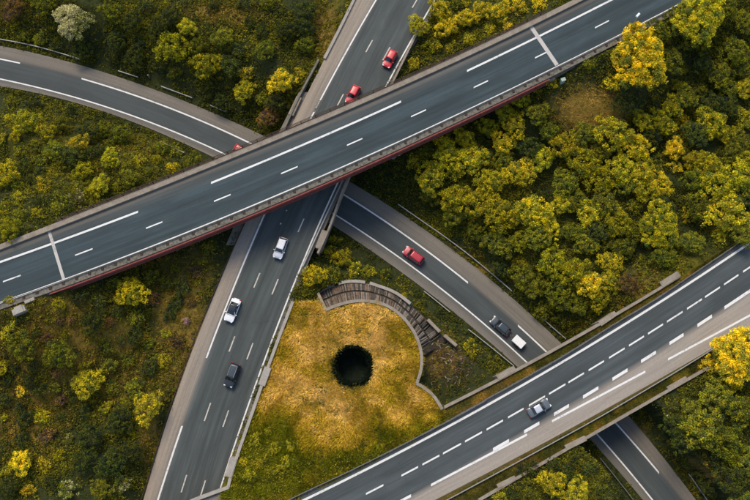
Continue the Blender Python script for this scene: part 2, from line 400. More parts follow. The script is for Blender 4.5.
def zones(x, y, z):
    px, py = proj(x, y, z); inf = poly_in(x, y, FIELD)
    g = blob(px, py, GOLD); g = np.where(inf & (py < 500), g, g*np.where(px > 500, 1, .0)); b = blob(px, py, BROWN); gr = blob(px, py, GREEN)
    out = (px < -60) | (px > 810) | (py < -60) | (py > 560)
    b = np.where(out, .35, b); gr = np.where(out, .5, gr); return g, gr, b
gg, gr, gb = zones(X, Y, Z)
ny, nx = X.shape
me = bpy.data.meshes.new('ground'); V = np.stack([X, Y, Z], -1).reshape(-1, 3)
idx = np.arange(nx*ny).reshape(ny, nx); Fq = np.stack([idx[:-1, :-1], idx[:-1, 1:], idx[1:, 1:], idx[1:, :-1]], -1).reshape(-1, 4)
me.vertices.add(len(V)); me.vertices.foreach_set('co', V.reshape(-1).astype(np.float32))
me.loops.add(Fq.size); me.loops.foreach_set('vertex_index', Fq.reshape(-1).astype(np.int32))
me.polygons.add(len(Fq)); me.polygons.foreach_set('loop_start', (np.arange(len(Fq))*4).astype(np.int32)); me.polygons.foreach_set('loop_total', np.full(len(Fq), 4, np.int32)); me.update(calc_edges=True)
me.polygons.foreach_set('use_smooth', np.ones(len(Fq), bool))
at = me.attributes.new('zone', 'FLOAT_COLOR', 'POINT'); at.data.foreach_set('color', np.stack([gg, gr, gb, np.ones_like(gg)], -1).reshape(-1).astype(np.float32))
me.materials.append(M['ground']); ground = bpy.data.objects.new('ground', me); COL.objects.link(ground); tag(ground, kind='structure')

# ------------------------------------------------------------------ roads
def road(name, cols, lo, hi, z, mat, axis=0, step=1.0):   # cols: (curve, offset m, shoulder amount)
    s = np.arange(lo, hi+step, step); n = len(s); zz = np.broadcast_to(z(s) if callable(z) else z, s.shape).astype(float)
    ref = cols[len(cols)//2][0](s); k = np.sqrt(1+np.gradient(ref, s)**2); al = np.cumsum(k*step)
    vs, uvs, sh = [], [], []
    O = np.array([c[0](s)+c[1]*k for c in cols]); O = np.minimum.accumulate(O, 0) if O[0, n//2] > O[-1, n//2] else np.maximum.accumulate(O, 0); O += (np.arange(len(cols))*(-.004 if O[0, n//2] > O[-1, n//2] else .004))[:, None]; base = O[0]
    for j, c in enumerate(cols):
        for i in range(n):
            vs.append((s[i], O[j][i], zz[i]) if axis == 0 else (O[j][i], s[i], zz[i])); uvs.append((abs(O[j][i]-base[i])/k[i], al[i])); sh.append(c[2])
    m = len(cols); fs = [(j*n+i, j*n+i+1, (j+1)*n+i+1, (j+1)*n+i) for j in range(m-1) for i in range(n-1)]
    A_, B_, C_ = [np.array(vs[q]) for q in fs[0][:3]]
    if np.cross(B_-A_, C_-A_)[2] < 0: fs = [q[::-1] for q in fs]
    me = bpy.data.meshes.new(name); me.from_pydata(vs, [], fs)
    uv = me.uv_layers.new(name='UVMap'); li = np.zeros(len(me.loops), np.int32); me.loops.foreach_get('vertex_index', li)
    uv.data.foreach_set('uv', np.array(uvs, np.float32)[li].reshape(-1))
    a = me.attributes.new('sh', 'FLOAT', 'POINT'); a.data.foreach_set('value', np.array(sh, np.float32))
    me.materials.append(mat)
    o = bpy.data.objects.new(name, me); COL.objects.link(o); tag(o, kind='structure'); return o
far = 230
road('overpass_road', [(O_Nout, -.8, .9), (O_Nout, -1.5, .55), (O_Nout, -1.9, .22), (O_Nl, .4, .1), (O_Nl, -.3, 0), (O_Sl, 0, 0), (O_Sl, -.45, .1), (O_Sl, -.7, .8)], -far, far, ZO, M['asph_o'])
road('main_road', [(M_Wo, 0, 1), (M_Wo, .5, .9), (M_Wl, -.5, .7), (M_Wl, .1, .15), (M_Wl, .6, 0), (M_El, -.3, 0), (M_El, .25, .1), (M_El, .9, .5)], -far, far, zM, M['asph_m'], 1)
road('ramp_road', [(P_No, 0, 1), (P_No, -.8, .95), (P_Nl, .5, .8), (P_Nl, -.1, .1), (P_Nl, -.5, 0), (P_Sl, .2, 0), (P_Sl, -.2, .45), (P_So, 0, .9)], -far, far, ZP, M['asph_p'])
road('dual_lane_road', [(R_Nl, 1.0, .35), (R_Nl, .4, .1), (R_Nl, 0, 0), (R_h, .35, 0), (R_h, -.1, .45), (R_h, -.6, .9), (R_Sl, -.3, 1), (R_So, 0, .9), (R_So, -.5, .6)], -far, far, ZR, M['asph_r'])
def mark(mb, f, a, b, wd, z, axis=0, off=0.0):
    n = max(2, int(abs(b-a)/1.5)+1); s = np.linspace(a, b, n); o = f(s); g = (f(s+.1)-f(s-.1))/.2; k = np.sqrt(1+g*g)
    zz = np.broadcast_to(z(s) if callable(z) else z, s.shape)+.006; vs = []
    for i in range(n):
        for sg in (-1, 1):
            dv = sg*wd/2*k[i]+off*k[i]
            vs.append((s[i], o[i]+dv, zz[i]) if axis == 0 else (o[i]+dv, s[i], zz[i]))
    mb.add(vs, [(2*i, 2*i+1, 2*i+3, 2*i+2) for i in range(n-1)])
def sx(px, py, z, axis=0): return upz(px, py, z)[axis]
def marks(name, items, z, mat, axis=0, zc=None):
    mb = MB()
    for f, p0, p1, wd in items:
        a = p0 if isinstance(p0, (int, float)) else sx(p0[0], p0[1], z, axis); b = p1 if isinstance(p1, (int, float)) else sx(p1[0], p1[1], z, axis)
        mark(mb, f, a, b, wd, zc if zc else z, axis)
    return tag(mb.build(name, mat), kind='structure')
od = [((-57,302),(-39,296)),((3,281.6),(20.6,275.6)),((75,255.4),(92.6,248.6)),((146,228.4),(162.4,221.6)),((214,201),(230.6,194.4)),((281,174),(297.6,167)),((347,145),(362.4,138.4)),((411,116.6),(426,109.6)),((473.6,87.6),(488,80.6)),((535,57.6),(547,52)),((595,27.6),(609,20.6)),((655,-3),(670,-10))]
marks('overpass_markings', [(O_Nl, -far, (138,212), .34), (O_Nl, (211,183), (401,101.6), .34), (O_Nl, (467,70.4), far, .34), (O_Sl, -far, far, .28)] + [(O_c, p, q, .22) for p, q in od], ZO, M['white'])
md = [((373,40),(366,52)),((342,94),(337,106)),((287,210),(281.4,224.4)),((260,273),(254,287.6)),((234.4,336.4),(228.4,351.6)),((210.4,403),(204.6,421)),((186.6,475),(181.4,492.4))]
mbd = [((417,-4),(413.4,7.6)),((389,47),(382,60)),((305,218.7),(299,232)),((278,279),(271.6,294.4)),((252.6,343),(246.6,359.4)),((228,410.4),(223,427)),((205.6,480.4),(201,495.6))]
marks('main_road_markings', [(M_Wl, far, (314,112), .26), (M_Wl, (320,100), (206,358), .26), (M_Wl, (182,426), -far, .30), (M_El, far, -far, .24)], 'M', M['white'], 1, zM)
marks('faded_lane_dashes', [(M_A, p, q, .2) for p, q in md] + [(M_B, p, q, .2) for p, q in mbd], 'M', M['cream'], 1, zM)
marks('ramp_markings', [(P_Nl, -far, (20,63), .26), (P_Nl, (81.6,78), (468,282.4), .28), (P_Nl, (518,325.6), (659,473), .26), (P_Sl, -far, far, .24)], ZP, M['white'])
rd = [((331,512),(348,503)),((366,494),(383.4,485)),((401.4,476),(418,467)),((422.4,464.6),(439.4,455.4)),((443,454),(461,443.6)),((465,441.6),(482,432.6)),((486.6,430),(503,420.4)),((508,417.6),(523.6,408.4)),((529,405),(545,396)),((549,394),(565.4,384)),((568.4,382.4),(584,373)),((588.6,370),(604,361)),((609,358),(624.6,348)),((629,346),(644,336.4)),((648,333.6),(663,324)),((667,321.6),(682.6,312)),((687,309),(702,300)),((705,297),(720,287.4)),((724,284.4),(738.4,274.6)),((743,271.4),(758,261))]
rh = [((493,449.6),(509,441)),((524,432),(539.4,423.4)),((554,415),(569,406)),((583,397),(598.4,388)),((612.4,379.4),(627.6,370.4)),((641,361.4),(656,353)),((669.4,343.4),(683.6,335)),((697.4,326),(712,317)),((724.4,307.6),(756,287))]
marks('dual_road_markings', [(R_Nl, -far, far, .36)] + [(R_c, p, q, .26) for p, q in rd] + [(R_h, p, q, .46) for p, q in rh] + [(R_Sl, -far, (411,496.6), .4), (R_Sl, (431,485), (527,434.4), .34), (R_Sl, (552,420.6), (645.4,372), .32), (R_Sl, (668,359.6), far, .32)], ZR, M['white'])

# ------------------------------------------------------------------ strips and walls from survey points
def dense(P, step=1.0):
    P = [np.array(p[:3], float) for p in P]; out = [P[0]]
    for a, b in zip(P, P[1:]):
        n = max(1, int(np.linalg.norm(b-a)/step))
        for i in range(1, n+1): out.append(a+(b-a)*i/n)
    return np.array(out)
def offset(P, d):
    P = np.asarray(P, float); t = np.gradient(P[:, :2], axis=0); t /= np.linalg.norm(t, axis=1)[:, None]+1e-9
    Q = P.copy(); Q[:, 0] += -t[:, 1]*d; Q[:, 1] += t[:, 0]*d; return Q
def smooth(P, it=2):
    P = np.array(P, float)
    for _ in range(it): P[1:-1] = (P[:-2]+2*P[1:-1]+P[2:])/4
    return P
def strip(mb, P, wd, zt, zb): mb.prism(offset(P, wd/2), offset(P, -wd/2), zt, zb)
def cpts(f, a, b, z, off=0, axis=0, step=1.5):
    n = max(2, int(abs(b-a)/step)+1); s = np.linspace(a, b, n); k = np.sqrt(1+((f(s+.1)-f(s-.1))/.2)**2); o = f(s)+off*k
    zz = np.broadcast_to(z(s) if callable(z) else z, s.shape); return np.stack([s, o, zz], 1) if axis == 0 else np.stack([o, s, zz], 1)

# ---- overpass bridge
OB = empty('overpass_bridge', (0, float(O_c(0)), ZO), 0, 'long high overpass with red steel edge girders crossing above the other roads', 'bridge')
def part(mb, name, mat, root, bevel=0, lab=None, smooth_=False):
    mb_l = tuple(root.location); o = mb.build(name, mat, root, smooth_, bevel, local=mb_l)
    if lab: o['label'] = lab
    return o
x0, x1 = OX0-.5, OX1+.5
mb = MB(); mb.prism(cpts(O_Nout, x0, x1, ZO, -.05), cpts(O_Sout, x0, x1, ZO, .05), ZO-.02, ZO-.55); part(mb, 'deck_slab', M['conc_d'], OB)
mb = MB(); mb.prism(cpts(O_Nout, -far, far, ZO, 0), cpts(O_Nout, -far, far, ZO, -.85), ZO+.45, ZO-.3); part(mb, 'parapet', M['conc'], OB, 0, 'broad weathered concrete parapet on the upper edge')
mb = MB(); mb.prism(cpts(O_Sout, -far, far, ZO, .95), cpts(O_Sout, -far, far, ZO, 0), ZO+.16, ZO-.3); part(mb, 'edge_beam', M['ledge'], OB, 0, 'mossy concrete edge beam beside the white line')
mb = MB(); mb.prism(cpts(O_Sout, -far, far, ZO, 1.05), cpts(O_Sout, -far, far, ZO, .97), ZO+.5, ZO+.32); part(mb, 'guard_beam', M['steel_d'], OB)
post = None
def posts(root, f, a, b, z, off, h, name='post', every=4.0, mat=None, w_=.1, cap=100, axis=0):
    n = min(cap, int(abs(b-a)/every)); me = None
    for i in range(n):
        s = a+(b-a)*(i+.5)/n; p = cpts(f, s, s+.01, z, off, axis)[0]
        if me is None:
            m_ = MB(); m_.box((0, 0, h/2), (w_, w_, h)); o = m_.build(name, mat or M['steel_d'], root); me = o.data
        else: o = bpy.data.objects.new(name, me); COL.objects.link(o); o.parent = root
        o.location = (p[0]-root.location[0], p[1]-root.location[1], p[2]-root.location[2])
posts(OB, O_Sout, -78, 78, ZO+.16, .62, .12, 'dark_block', 2.05, M['rust'], .42)  # low dark brown blocks, evenly spaced, stand for dark spots on the edge beam
for side, f, sg in (('S', O_Sout, -1), ('N', O_Nout, 1)):
    mb = MB(); mb.prism(cpts(f, x0, x1, ZO, 0), cpts(f, x0, x1, ZO, sg*.12), ZO-.02, ZO-1.7)
    mb.prism(cpts(f, x0, x1, ZO, sg*.125), cpts(f, x0, x1, ZO, sg*.40), ZO-1.55, ZO-1.7)
    mb.prism(cpts(f, x0, x1, ZO, sg*.125), cpts(f, x0, x1, ZO, sg*.32), ZO-.02, ZO-.16)
    for s in np.arange(x0+1, x1, 2.4):
        p = cpts(f, s, s+.01, ZO, sg*.2)[0]; mb.box((p[0], p[1], ZO-.86), (.05, .14, 1.32))
    part(mb, 'girder', M['red'] if side == 'S' else M['rust'], OB)
for off in (-3.6, -7.2):
    mb = MB(); mb.prism(cpts(O_Nout, x0, x1, ZO, off), cpts(O_Nout, x0, x1, ZO, off-.4), ZO-.56, ZO-2.1); part(mb, 'girder', M['red'], OB)
mb = MB()                                   # thin brown handrail outside the upper parapet
for zz in (.5, .95):
    mb.prism(cpts(O_Nout, x0, x1, ZO, .42), cpts(O_Nout, x0, x1, ZO, .34), ZO+zz, ZO+zz-.07)
mb.prism(cpts(O_Nout, x0, x1, ZO, .5), cpts(O_Nout, x0, x1, ZO, .125), ZO-.165, ZO-.23)
part(mb, 'handrail', M['rust'], OB)
for s in np.linspace(x0+1, x1-1, 34):
    p = cpts(O_Nout, s, s+.01, ZO, .38)[0]; m_ = MB(); m_.box((0, 0, .56), (.08, .08, 1.3)); o = m_.build('handrail_post', M['rust'], OB); o.location = (p[0], p[1]-OB.location[1], p[2]-.2-ZO)
mb = MB()                                   # expansion joints
for (p, q, wd) in (((49,231),(63.6,279),.5), ((530,25),(557,65),.7)):
    A = up(*p, ZO); B = up(*q, ZO); P = dense([A, B], 1); mb = MB(); Q1 = offset(P, wd/2); Q2 = offset(P, -wd/2)
    mb.prism(Q1, Q2, ZO+.012, ZO-.02); part(mb, 'expansion_joint', M['joint'], OB)
for k, xx in enumerate((up(206,225,ZO)[0], up(392,150,ZO)[0])):   # pier bents
    y0, y1 = float(O_Sout(xx)), float(O_Nout(xx)); ang = math.atan2(y1-y0, .42*(y0-y1))
    for j, t in enumerate((.22, .5, .85)):
        px_, py_ = xx + .40*(1-t)*4 - .8, y0+(y1-y0)*t
        g = float(T(np.array([px_]), np.array([py_]))[0]); m_ = MB(); m_.cyl((px_, py_, g-1.5), (px_, py_, ZO-3.2), .7, .7, 20); part(m_, 'pier', M['conc'], OB)
    m_ = MB(); dx = 1.0; P = dense([(xx+.7, y0+.5, 0), (xx-.7, y1-.5, 0)], 2); strip(m_, P, 1.7, ZO-2.12, ZO-3.3); part(m_, 'pier_cap', M['conc'], OB, .1)
for xx, sg in ((OX0, -1), (OX1, 1)):
    y0, y1 = float(O_Sout(xx)), float(O_Nout(xx)); m_ = MB(); P = dense([(xx+.5+sg*.4, y0+.2, 0), (xx-2+sg*.4, y1-.8, 0)], 2); strip(m_, P, 1.6, ZO-.56, ZO-6); part(m_, 'abutment', M['conc'], OB, .08)
    m_ = MB(); P = cpts(O_Sout, xx+sg*.2, xx+sg*5, ZO, .1); strip(m_, P, .5, ZO-.35, ZO-5); part(m_, 'wing_wall', M['conc_d'], OB)

# ---- bridge carrying the main road over the ramp
def pl(pts, z):
    return smooth(dense([upz(a, b, z) for a, b in pts], 1.0), 3)
def parapet_wall(mb, P, wd, dz_top, dz_bot): mb.prism(offset(P, wd/2), offset(P, -wd/2), P[:, 2]+dz_top, P[:, 2]-dz_bot)
MBr = empty('road_bridge', (float(M_A(12)), 12, 6.2), 0, 'bridge carrying the main road over the curving ramp, mostly under the overpass', 'bridge')
ya, yb = upM(300,130)[1]+3, upM(322,240)[1]
EP = [(419,30),(386,97),(362,146),(341,196),(330,228),(318,254)]
EPw = pl(EP, 'M'); WPw = pl([(319,61),(298,100),(285,129),(262,176),(240,222)], 'M')
mb = MB(); parapet_wall(mb, EPw, .35, .75, 1.0); part(mb, 'parapet', M['conc'], MBr)
mb = MB(); parapet_wall(mb, WPw, .35, .75, 1.0); part(mb, 'parapet', M['conc_d'], MBr)
mb = MB(); s0, s1 = upM(322,245)[1], upM(300,92)[1]
sA = cpts(M_Wo, s0, s1, zM, -1.5, 1); sB = cpts(M_El, s0, s1, zM, 1.2, 1)
mb.prism(sA, sB, sA[:, 2]-.03, sA[:, 2]-1.1); part(mb, 'deck', M['conc_d'], MBr)
for (p, q) in (((299.5,98),(291,116)), ((325,231),(318,249))):
    P = dense([upM(*p), upM(*q)], 1); mb = MB(); parapet_wall(mb, P, 1.0, .55, 3.0); part(mb, 'end_block', M['conc'], MBr, .05)
for yy, in ((s0,), (s1,)):
    P = dense([(float(M_Wo(yy))-1.2, yy-.2, 0), (float(M_El(yy))+1, yy+.8, 0)], 2); mb = MB(); strip(mb, P, 1.0, float(zM(yy))-1.12, -1); part(mb, 'abutment', M['conc_d'], MBr)

# ---- bridge carrying the dual lane road over the ramp, with grass verges
RB = empty('road_bridge', (up(585,380,ZR)[0], up(585,380,ZR)[1], ZR), 0, 'bridge with grassy verges carrying the wide road over the ramp at lower right', 'bridge')
xa, xb = up(505,375,ZR)[0]-2, up(690,380,ZR)[0]
verge = weathered('verge_soil', (.10, .075, .022), (.045, .045, .012), .9, 1.2)
mb = MB(); mb.prism(cpts(R_Np, xa, xb, ZR), cpts(R_Sp, xa, xb, ZR), ZR-.06, ZR-1.3); part(mb, 'deck', M['conc_d'], RB)
mb = MB(); mb.prism(cpts(R_Np, up(442,409,ZR)[0], up(676,277,ZR)[0], ZR, .0), cpts(R_Nl, up(442,409,ZR)[0], up(676,277,ZR)[0], ZR, 1.0), ZR+.05, ZR-.3); part(mb, 'grass_verge', verge, RB)
mb = MB(); mb.prism(cpts(R_So, up(300,575,ZR)[0], up(715,365,ZR)[0], ZR, .1), cpts(R_Sp, up(300,575,ZR)[0], up(715,365,ZR)[0], ZR, 0), ZR+.05, ZR-.3); part(mb, 'grass_verge', verge, RB)
for f, a_, b_, sg in ((R_Np, (444,408), (678,276), 1), (R_Sp, (478,500), (714,364), -1)):
    mb = MB(); A = sx(*a_, ZR); B = sx(*b_, ZR); mb.prism(cpts(f, A, B, ZR, .22*sg), cpts(f, A, B, ZR, -.22*sg), ZR+.55, ZR-1.3); part(mb, 'parapet', M['conc'], RB)
for (p, q, wd) in (((498,380),(515.5,370),.85), ((600,326),(616,315),.85), ((661,287),(679,275.5),1.0), ((566,450),(586,440),.85), ((668,391.5),(687,380.5),.85), ((498,488.5),(516,479.5),.7)):
    P = dense([up(*p, ZR), up(*q, ZR)], 1); mb = MB(); strip(mb, offset(P, .35 if p[1] > 383 and p[0] > 490 else .3), wd, ZR+.62, ZR-4); part(mb, 'end_block', M['conc'], RB, .05)
for xx in (up(512,372,ZR)[0], up(604,322,ZR)[0]):
    yN = float(R_Np(xx)); P = dense([(xx, yN-.3, 0), (xx+10, float(R_Sp(xx+10))+.3, 0)], 2); mb = MB(); strip(mb, P, 1.0, ZR-1.32, -1); part(mb, 'abutment', M['conc_d'], RB)
# ---- bridge carrying the same road over the main road, only its corner in view
CB = empty('corner_bridge', tuple(up(200,520,ZR)), 0, 'bridge corner with pale parapet over the main road at the bottom edge', 'bridge')
mb = MB(); P = dense([up(229,487,ZR), up(195,499.6,ZR), up(120,533,ZR)], 1); strip(mb, P, .55, ZR+.5, ZR-1.2); part(mb, 'parapet', M['conc_l'], CB)
mb = MB(); A = dense([up(229,487,ZR), up(195,499.6,ZR), up(120,533,ZR)], 1); mb.prism(A, offset(A, 13), ZR-.03, ZR-1.1); part(mb, 'deck', M['conc_d'], CB)

# ---- retaining walls
FW = empty('retaining_wall', tuple(up(268,368,ZF)), 0, 'pale retaining wall holding the golden field beside the main road', 'wall')
P = smooth(dense([up(a, b, ZF) for a, b in WALLPX], 1), 2); P[-1] = up(228.5,487.3,ZF); mb = MB(); strip(mb, P, .5, ZF+.42, 1.5); part(mb, 'wall', M['conc_l'], FW)
for p, q in (((269.5,368),(263,386)), ((235.5,458),(229.5,477))):
    P = dense([up(*p, ZF), up(*q, ZF)], 1); mb = MB(); strip(mb, offset(P, -.2), 1.15, ZF+.5, ZF-2); part(mb, 'pier_block', M['conc_l'], FW, .05)
CW = empty('curved_wall', tuple(up(421,352,ZF)), 0, 'curved concrete wall around the round end of the golden field', 'wall')
P = smooth(dense([up(a, b, ZF) for a, b in INNER], .7), 3); mb = MB(); strip(mb, P, .5, ZF+.35, -.5); part(mb, 'wall', M['conc'], CW)
P = smooth(dense([up(a, b, ZF) for a, b in INNER2], .7), 2); mb = MB(); strip(mb, P, .5, ZF+.33, -.5); part(mb, 'wall', M['conc'], CW)
P = dense([up(326,310,ZF), up(318,293,ZF-1.5)], .7); mb = MB(); strip(mb, P, .45, [ZF+.2-1.6*i/(len(P)-1) for i in range(len(P))], 2); part(mb, 'end_wall', M['conc'], CW)
# sloping crib terrace between the walls
def zt(fr): return ZF-1.3-2.4*fr
OW = empty('terrace_wall', tuple(up(370,283,ZF-3.2)), 0, 'low broken outer wall curving above the ramp embankment', 'wall')
ZOW = ZF-3.2
OUTW = smooth(dense([up(a, b, ZOW) for a, b in OUTER], .7), 2)
L = len(OUTW); cuts = [(0, .13), (.14, .235), (.245, .33), (.34, .40), (.415, .60), (.72, .80), (.83, .90)]
for a_, b_ in cuts:
    P = OUTW[int(a_*L):int(b_*L)+1]; P = offset(P, rnd.uniform(-.1, .1)); mb = MB(); strip(mb, P, .55, ZOW+rnd.uniform(.0, .25), ZOW-3); part(mb, 'wall_panel', M['conc_l'] if rnd.random() < .6 else M['conc'], OW, .04)
tr0 = random.Random(5)
TER = empty('stone_terrace', tuple(up(380,295,ZF-2)), 0, 'sloping terrace of radial stone slabs between the curved walls', 'terrace')
INW = smooth(dense([up(a, b, ZF-.5) for a, b in INNER], .7), 3)
def at_frac(P, t):
    d = np.r_[0, np.cumsum(np.linalg.norm(np.diff(P[:, :2], axis=0), axis=1))]; t = t*d[-1]
    return np.array([np.interp(t, d, P[:, 0]), np.interp(t, d, P[:, 1])])
tp = lambda u, fr: (at_frac(INW, min(1, u*.97))*(1-fr)+at_frac(OUTW, min(1, u))*fr)
def zsl(u, fr): return max(zt(fr) - max(0, u-.42)*3.2, 2.85)
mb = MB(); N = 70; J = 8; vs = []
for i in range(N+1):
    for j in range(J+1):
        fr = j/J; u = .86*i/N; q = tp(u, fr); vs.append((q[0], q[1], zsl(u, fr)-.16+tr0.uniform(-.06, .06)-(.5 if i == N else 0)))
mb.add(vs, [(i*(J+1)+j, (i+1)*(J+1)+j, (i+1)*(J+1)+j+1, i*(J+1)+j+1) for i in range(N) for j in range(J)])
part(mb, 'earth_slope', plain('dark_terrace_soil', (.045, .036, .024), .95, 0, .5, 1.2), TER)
tr = random.Random(3); SL = [MB(), MB(), MB()]
nn = 104
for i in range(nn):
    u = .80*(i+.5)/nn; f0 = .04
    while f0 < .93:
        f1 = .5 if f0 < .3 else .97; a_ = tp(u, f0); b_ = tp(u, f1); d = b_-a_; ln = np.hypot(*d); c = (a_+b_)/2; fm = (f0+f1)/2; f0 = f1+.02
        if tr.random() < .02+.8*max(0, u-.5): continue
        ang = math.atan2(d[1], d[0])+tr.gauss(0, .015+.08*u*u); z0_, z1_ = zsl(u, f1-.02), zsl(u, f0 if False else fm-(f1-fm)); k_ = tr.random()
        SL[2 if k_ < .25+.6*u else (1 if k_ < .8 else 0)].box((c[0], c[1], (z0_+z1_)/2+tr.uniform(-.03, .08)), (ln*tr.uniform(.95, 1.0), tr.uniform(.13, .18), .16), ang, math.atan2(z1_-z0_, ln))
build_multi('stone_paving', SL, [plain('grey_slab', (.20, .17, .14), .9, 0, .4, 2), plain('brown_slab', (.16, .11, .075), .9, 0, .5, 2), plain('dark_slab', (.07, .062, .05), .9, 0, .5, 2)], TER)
DB = [MB(), MB(), MB()]                      # fallen branches and broken slabs in the pit by the ramp
for _ in range(600):
    px = tr.gauss(450, 16); py = tr.gauss(355, 18)
    if not poly_in(np.array([px]), np.array([py]), pitpx)[0]: continue
    p = upT(px, py); l = tr.uniform(.2, .9)
    DB[tr.choice((0, 0, 1, 1, 2))].box((p[0], p[1], p[2]+.1), (l, tr.uniform(.05, .14), .07), tr.uniform(0, 3.14), tr.uniform(-.4, .4))
tag(build_multi('brushwood', DB, [plain('rust_branches', (.13, .065, .03), .9, 0, .5, 2), plain('brown_branches', (.06, .04, .022), .9, 0, .5, 2), plain('pale_rubble', (.24, .2, .15), .9, 0, .5, 2)]), 'scattered brown branches and rubble in the hollow behind the curved wall', 'brushwood', None, 'stuff')
# round shaft in the field
SH = empty('round_pit', tuple(PIT), 0, 'dark round pit sunk in the middle of the golden field', 'pit')
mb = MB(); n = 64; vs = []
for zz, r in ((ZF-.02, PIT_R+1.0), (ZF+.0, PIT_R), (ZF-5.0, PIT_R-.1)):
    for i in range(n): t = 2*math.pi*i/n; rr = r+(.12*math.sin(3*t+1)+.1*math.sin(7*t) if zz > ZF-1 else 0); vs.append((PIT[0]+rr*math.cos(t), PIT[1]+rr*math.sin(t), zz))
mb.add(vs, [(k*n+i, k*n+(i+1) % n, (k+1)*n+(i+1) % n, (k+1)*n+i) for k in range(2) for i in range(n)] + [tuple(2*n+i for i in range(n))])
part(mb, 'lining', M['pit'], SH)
mb = MB(); mb.add([(PIT[0]+r*math.cos(2*math.pi*i/n), PIT[1]+r*math.sin(2*math.pi*i/n), ZF+z_) for r, z_ in ((PIT_R+1.05, -.04), (PIT_R+.05, .02)) for i in range(n)], [(i, (i+1) % n, n+(i+1) % n, n+i) for i in range(n)]); part(mb, 'grass_rim', plain('rim_soil', (.16, .11, .02), .95, 0, .5, 2), SH)

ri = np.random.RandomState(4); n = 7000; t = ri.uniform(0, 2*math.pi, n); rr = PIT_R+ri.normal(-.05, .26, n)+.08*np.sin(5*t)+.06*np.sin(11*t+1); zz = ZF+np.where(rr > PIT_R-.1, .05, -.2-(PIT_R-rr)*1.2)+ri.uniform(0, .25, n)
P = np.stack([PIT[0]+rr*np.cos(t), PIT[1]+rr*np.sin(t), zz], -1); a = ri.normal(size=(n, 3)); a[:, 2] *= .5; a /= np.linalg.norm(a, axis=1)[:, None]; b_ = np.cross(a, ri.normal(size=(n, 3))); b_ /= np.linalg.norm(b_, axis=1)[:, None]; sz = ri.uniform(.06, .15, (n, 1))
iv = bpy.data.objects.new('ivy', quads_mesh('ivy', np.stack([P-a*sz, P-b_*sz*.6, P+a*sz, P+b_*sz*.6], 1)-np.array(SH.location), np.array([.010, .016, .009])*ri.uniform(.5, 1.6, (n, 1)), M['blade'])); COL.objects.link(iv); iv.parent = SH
# ------------------------------------------------------------------ guard rails
def rail(pts, z, label, h=.62, mat='steel', group='metal guard rails beside the roads', wd=.14, every=3.5):
    if z == 'T': P = dense([np.array(upT(a, b, h)) for a, b in pts], 2); P = smooth(P, 2); base = [float(q) for q in T(P[:, 0], P[:, 1])]; top = P[:, 2]+h
    else: P = smooth(dense([upz(a, b, z) for a, b in pts], 2), 2); base = list(P[:, 2]); top = P[:, 2]+h
    c = P[len(P)//2]; root = empty('guard_rail', (c[0], c[1], base[len(P)//2]), 0, label, 'guard rail', group)
    mb = MB(); mb.prism(offset(P, wd/2), offset(P, -wd/2), top, np.array(top)-.3); part(mb, 'beam', M[mat], root)
    d = np.r_[0, np.cumsum(np.linalg.norm(np.diff(P[:, :2], axis=0), axis=1))]; n = max(2, int(d[-1]/every)); me = None
    for i in range(n):
        t = d[-1]*(i+.5)/n; q = [np.interp(t, d, P[:, 0]), np.interp(t, d, P[:, 1]), np.interp(t, d, base)]
        if me is None: m_ = MB(); m_.box((.0, .0, h/2-.15), (.12, .09, h+.3-.15)); o = m_.build('post', M['steel_d'], root); me = o.data
        else: o = bpy.data.objects.new('post', me); COL.objects.link(o); o.parent = root
        o.location = (q[0]-c[0], q[1]-c[1], q[2]-root.location[2]-.1)
rail([(-20,35.5),(0,39),(20,42),(40,47),(62,53),(80,59)], 'T', 'guard rail above the ramp shoulder at the far upper left', mat='steel')
rail([(118,70.5),(128,73.5),(138,77)], 'T', 'short rail stretch above the ramp, below the yellow tree pair')
rail([(161,86),(176,91.5),(192,97.5)], 'T', 'second short rail stretch above the ramp, under the twin yellow trees')
rail([(210,105),(226,111.5)], 'T', 'shortest rail stretch above the ramp near the overpass')
rail([(160,141),(172,147),(184,152.5)], 'T', 'short rail below the ramp left of the overpass')
rail([(398,204),(431,227),(450,240),(481,264),(496,277),(512,291)], 'T', 'long guard rail beside the ramp below the dense wood')
rail([(541,317),(553,328),(566,339)], 'T', 'dim guard rail on the ramp bank just before the bridge, wood side')
rail([(424,291),(436,300),(450,312)], 'T', 'dim guard rail on the bank opposite the red estate car')
rail([(468,329),(490,346),(514,366)], 'T', 'guard rail on the bank beside the dark car and trailer')
rail([(600,458),(616,477),(634,501),(650,522)], 'T', 'guard rail left of the ramp below the lower bridge', mat='steel_d')
rail([(689,474),(698,487),(708,501),(720,518)], 'T', 'guard rail right of the ramp at the bottom edge')
rail([(240,525),(300,494),(349,471.5),(400,446),(450,420),(486,400)], ZR, 'long dark-edged guard rail between the golden field and the wide road', mat='steel_d')
rail([(484,400),(519,381),(560,358),(612,325),(656,299),(682,281),(740,242),(790,208)], ZR, 'guard rail on the grassy verge above the wide road at right', mat='steel_d', wd=.12)
rail([(400,524),(450,498),(528,456),(600,416.5),(628,400),(680,369),(728,339)], ZR, 'pale guard rail on the lower verge of the wide road', wd=.12)
rail([(349,168),(334,200),(318,234),(303,267)], 'M', 'guard rail right of the main road running up under the overpass', mat='steel', wd=.2)
rail([(355.5,-3),(340.5,28),(324.5,59)], 'M', 'pale concrete kerb barrier left of the main road at the top', mat='conc_l', wd=.5, h=.35)
rail([(246,221),(228,260),(211,300),(192,346),(173,400),(160,440),(149,478),(141,502)], 'M', 'low rusty kerb barrier left of the main road below the overpass', mat='rust', wd=.1, h=.35)

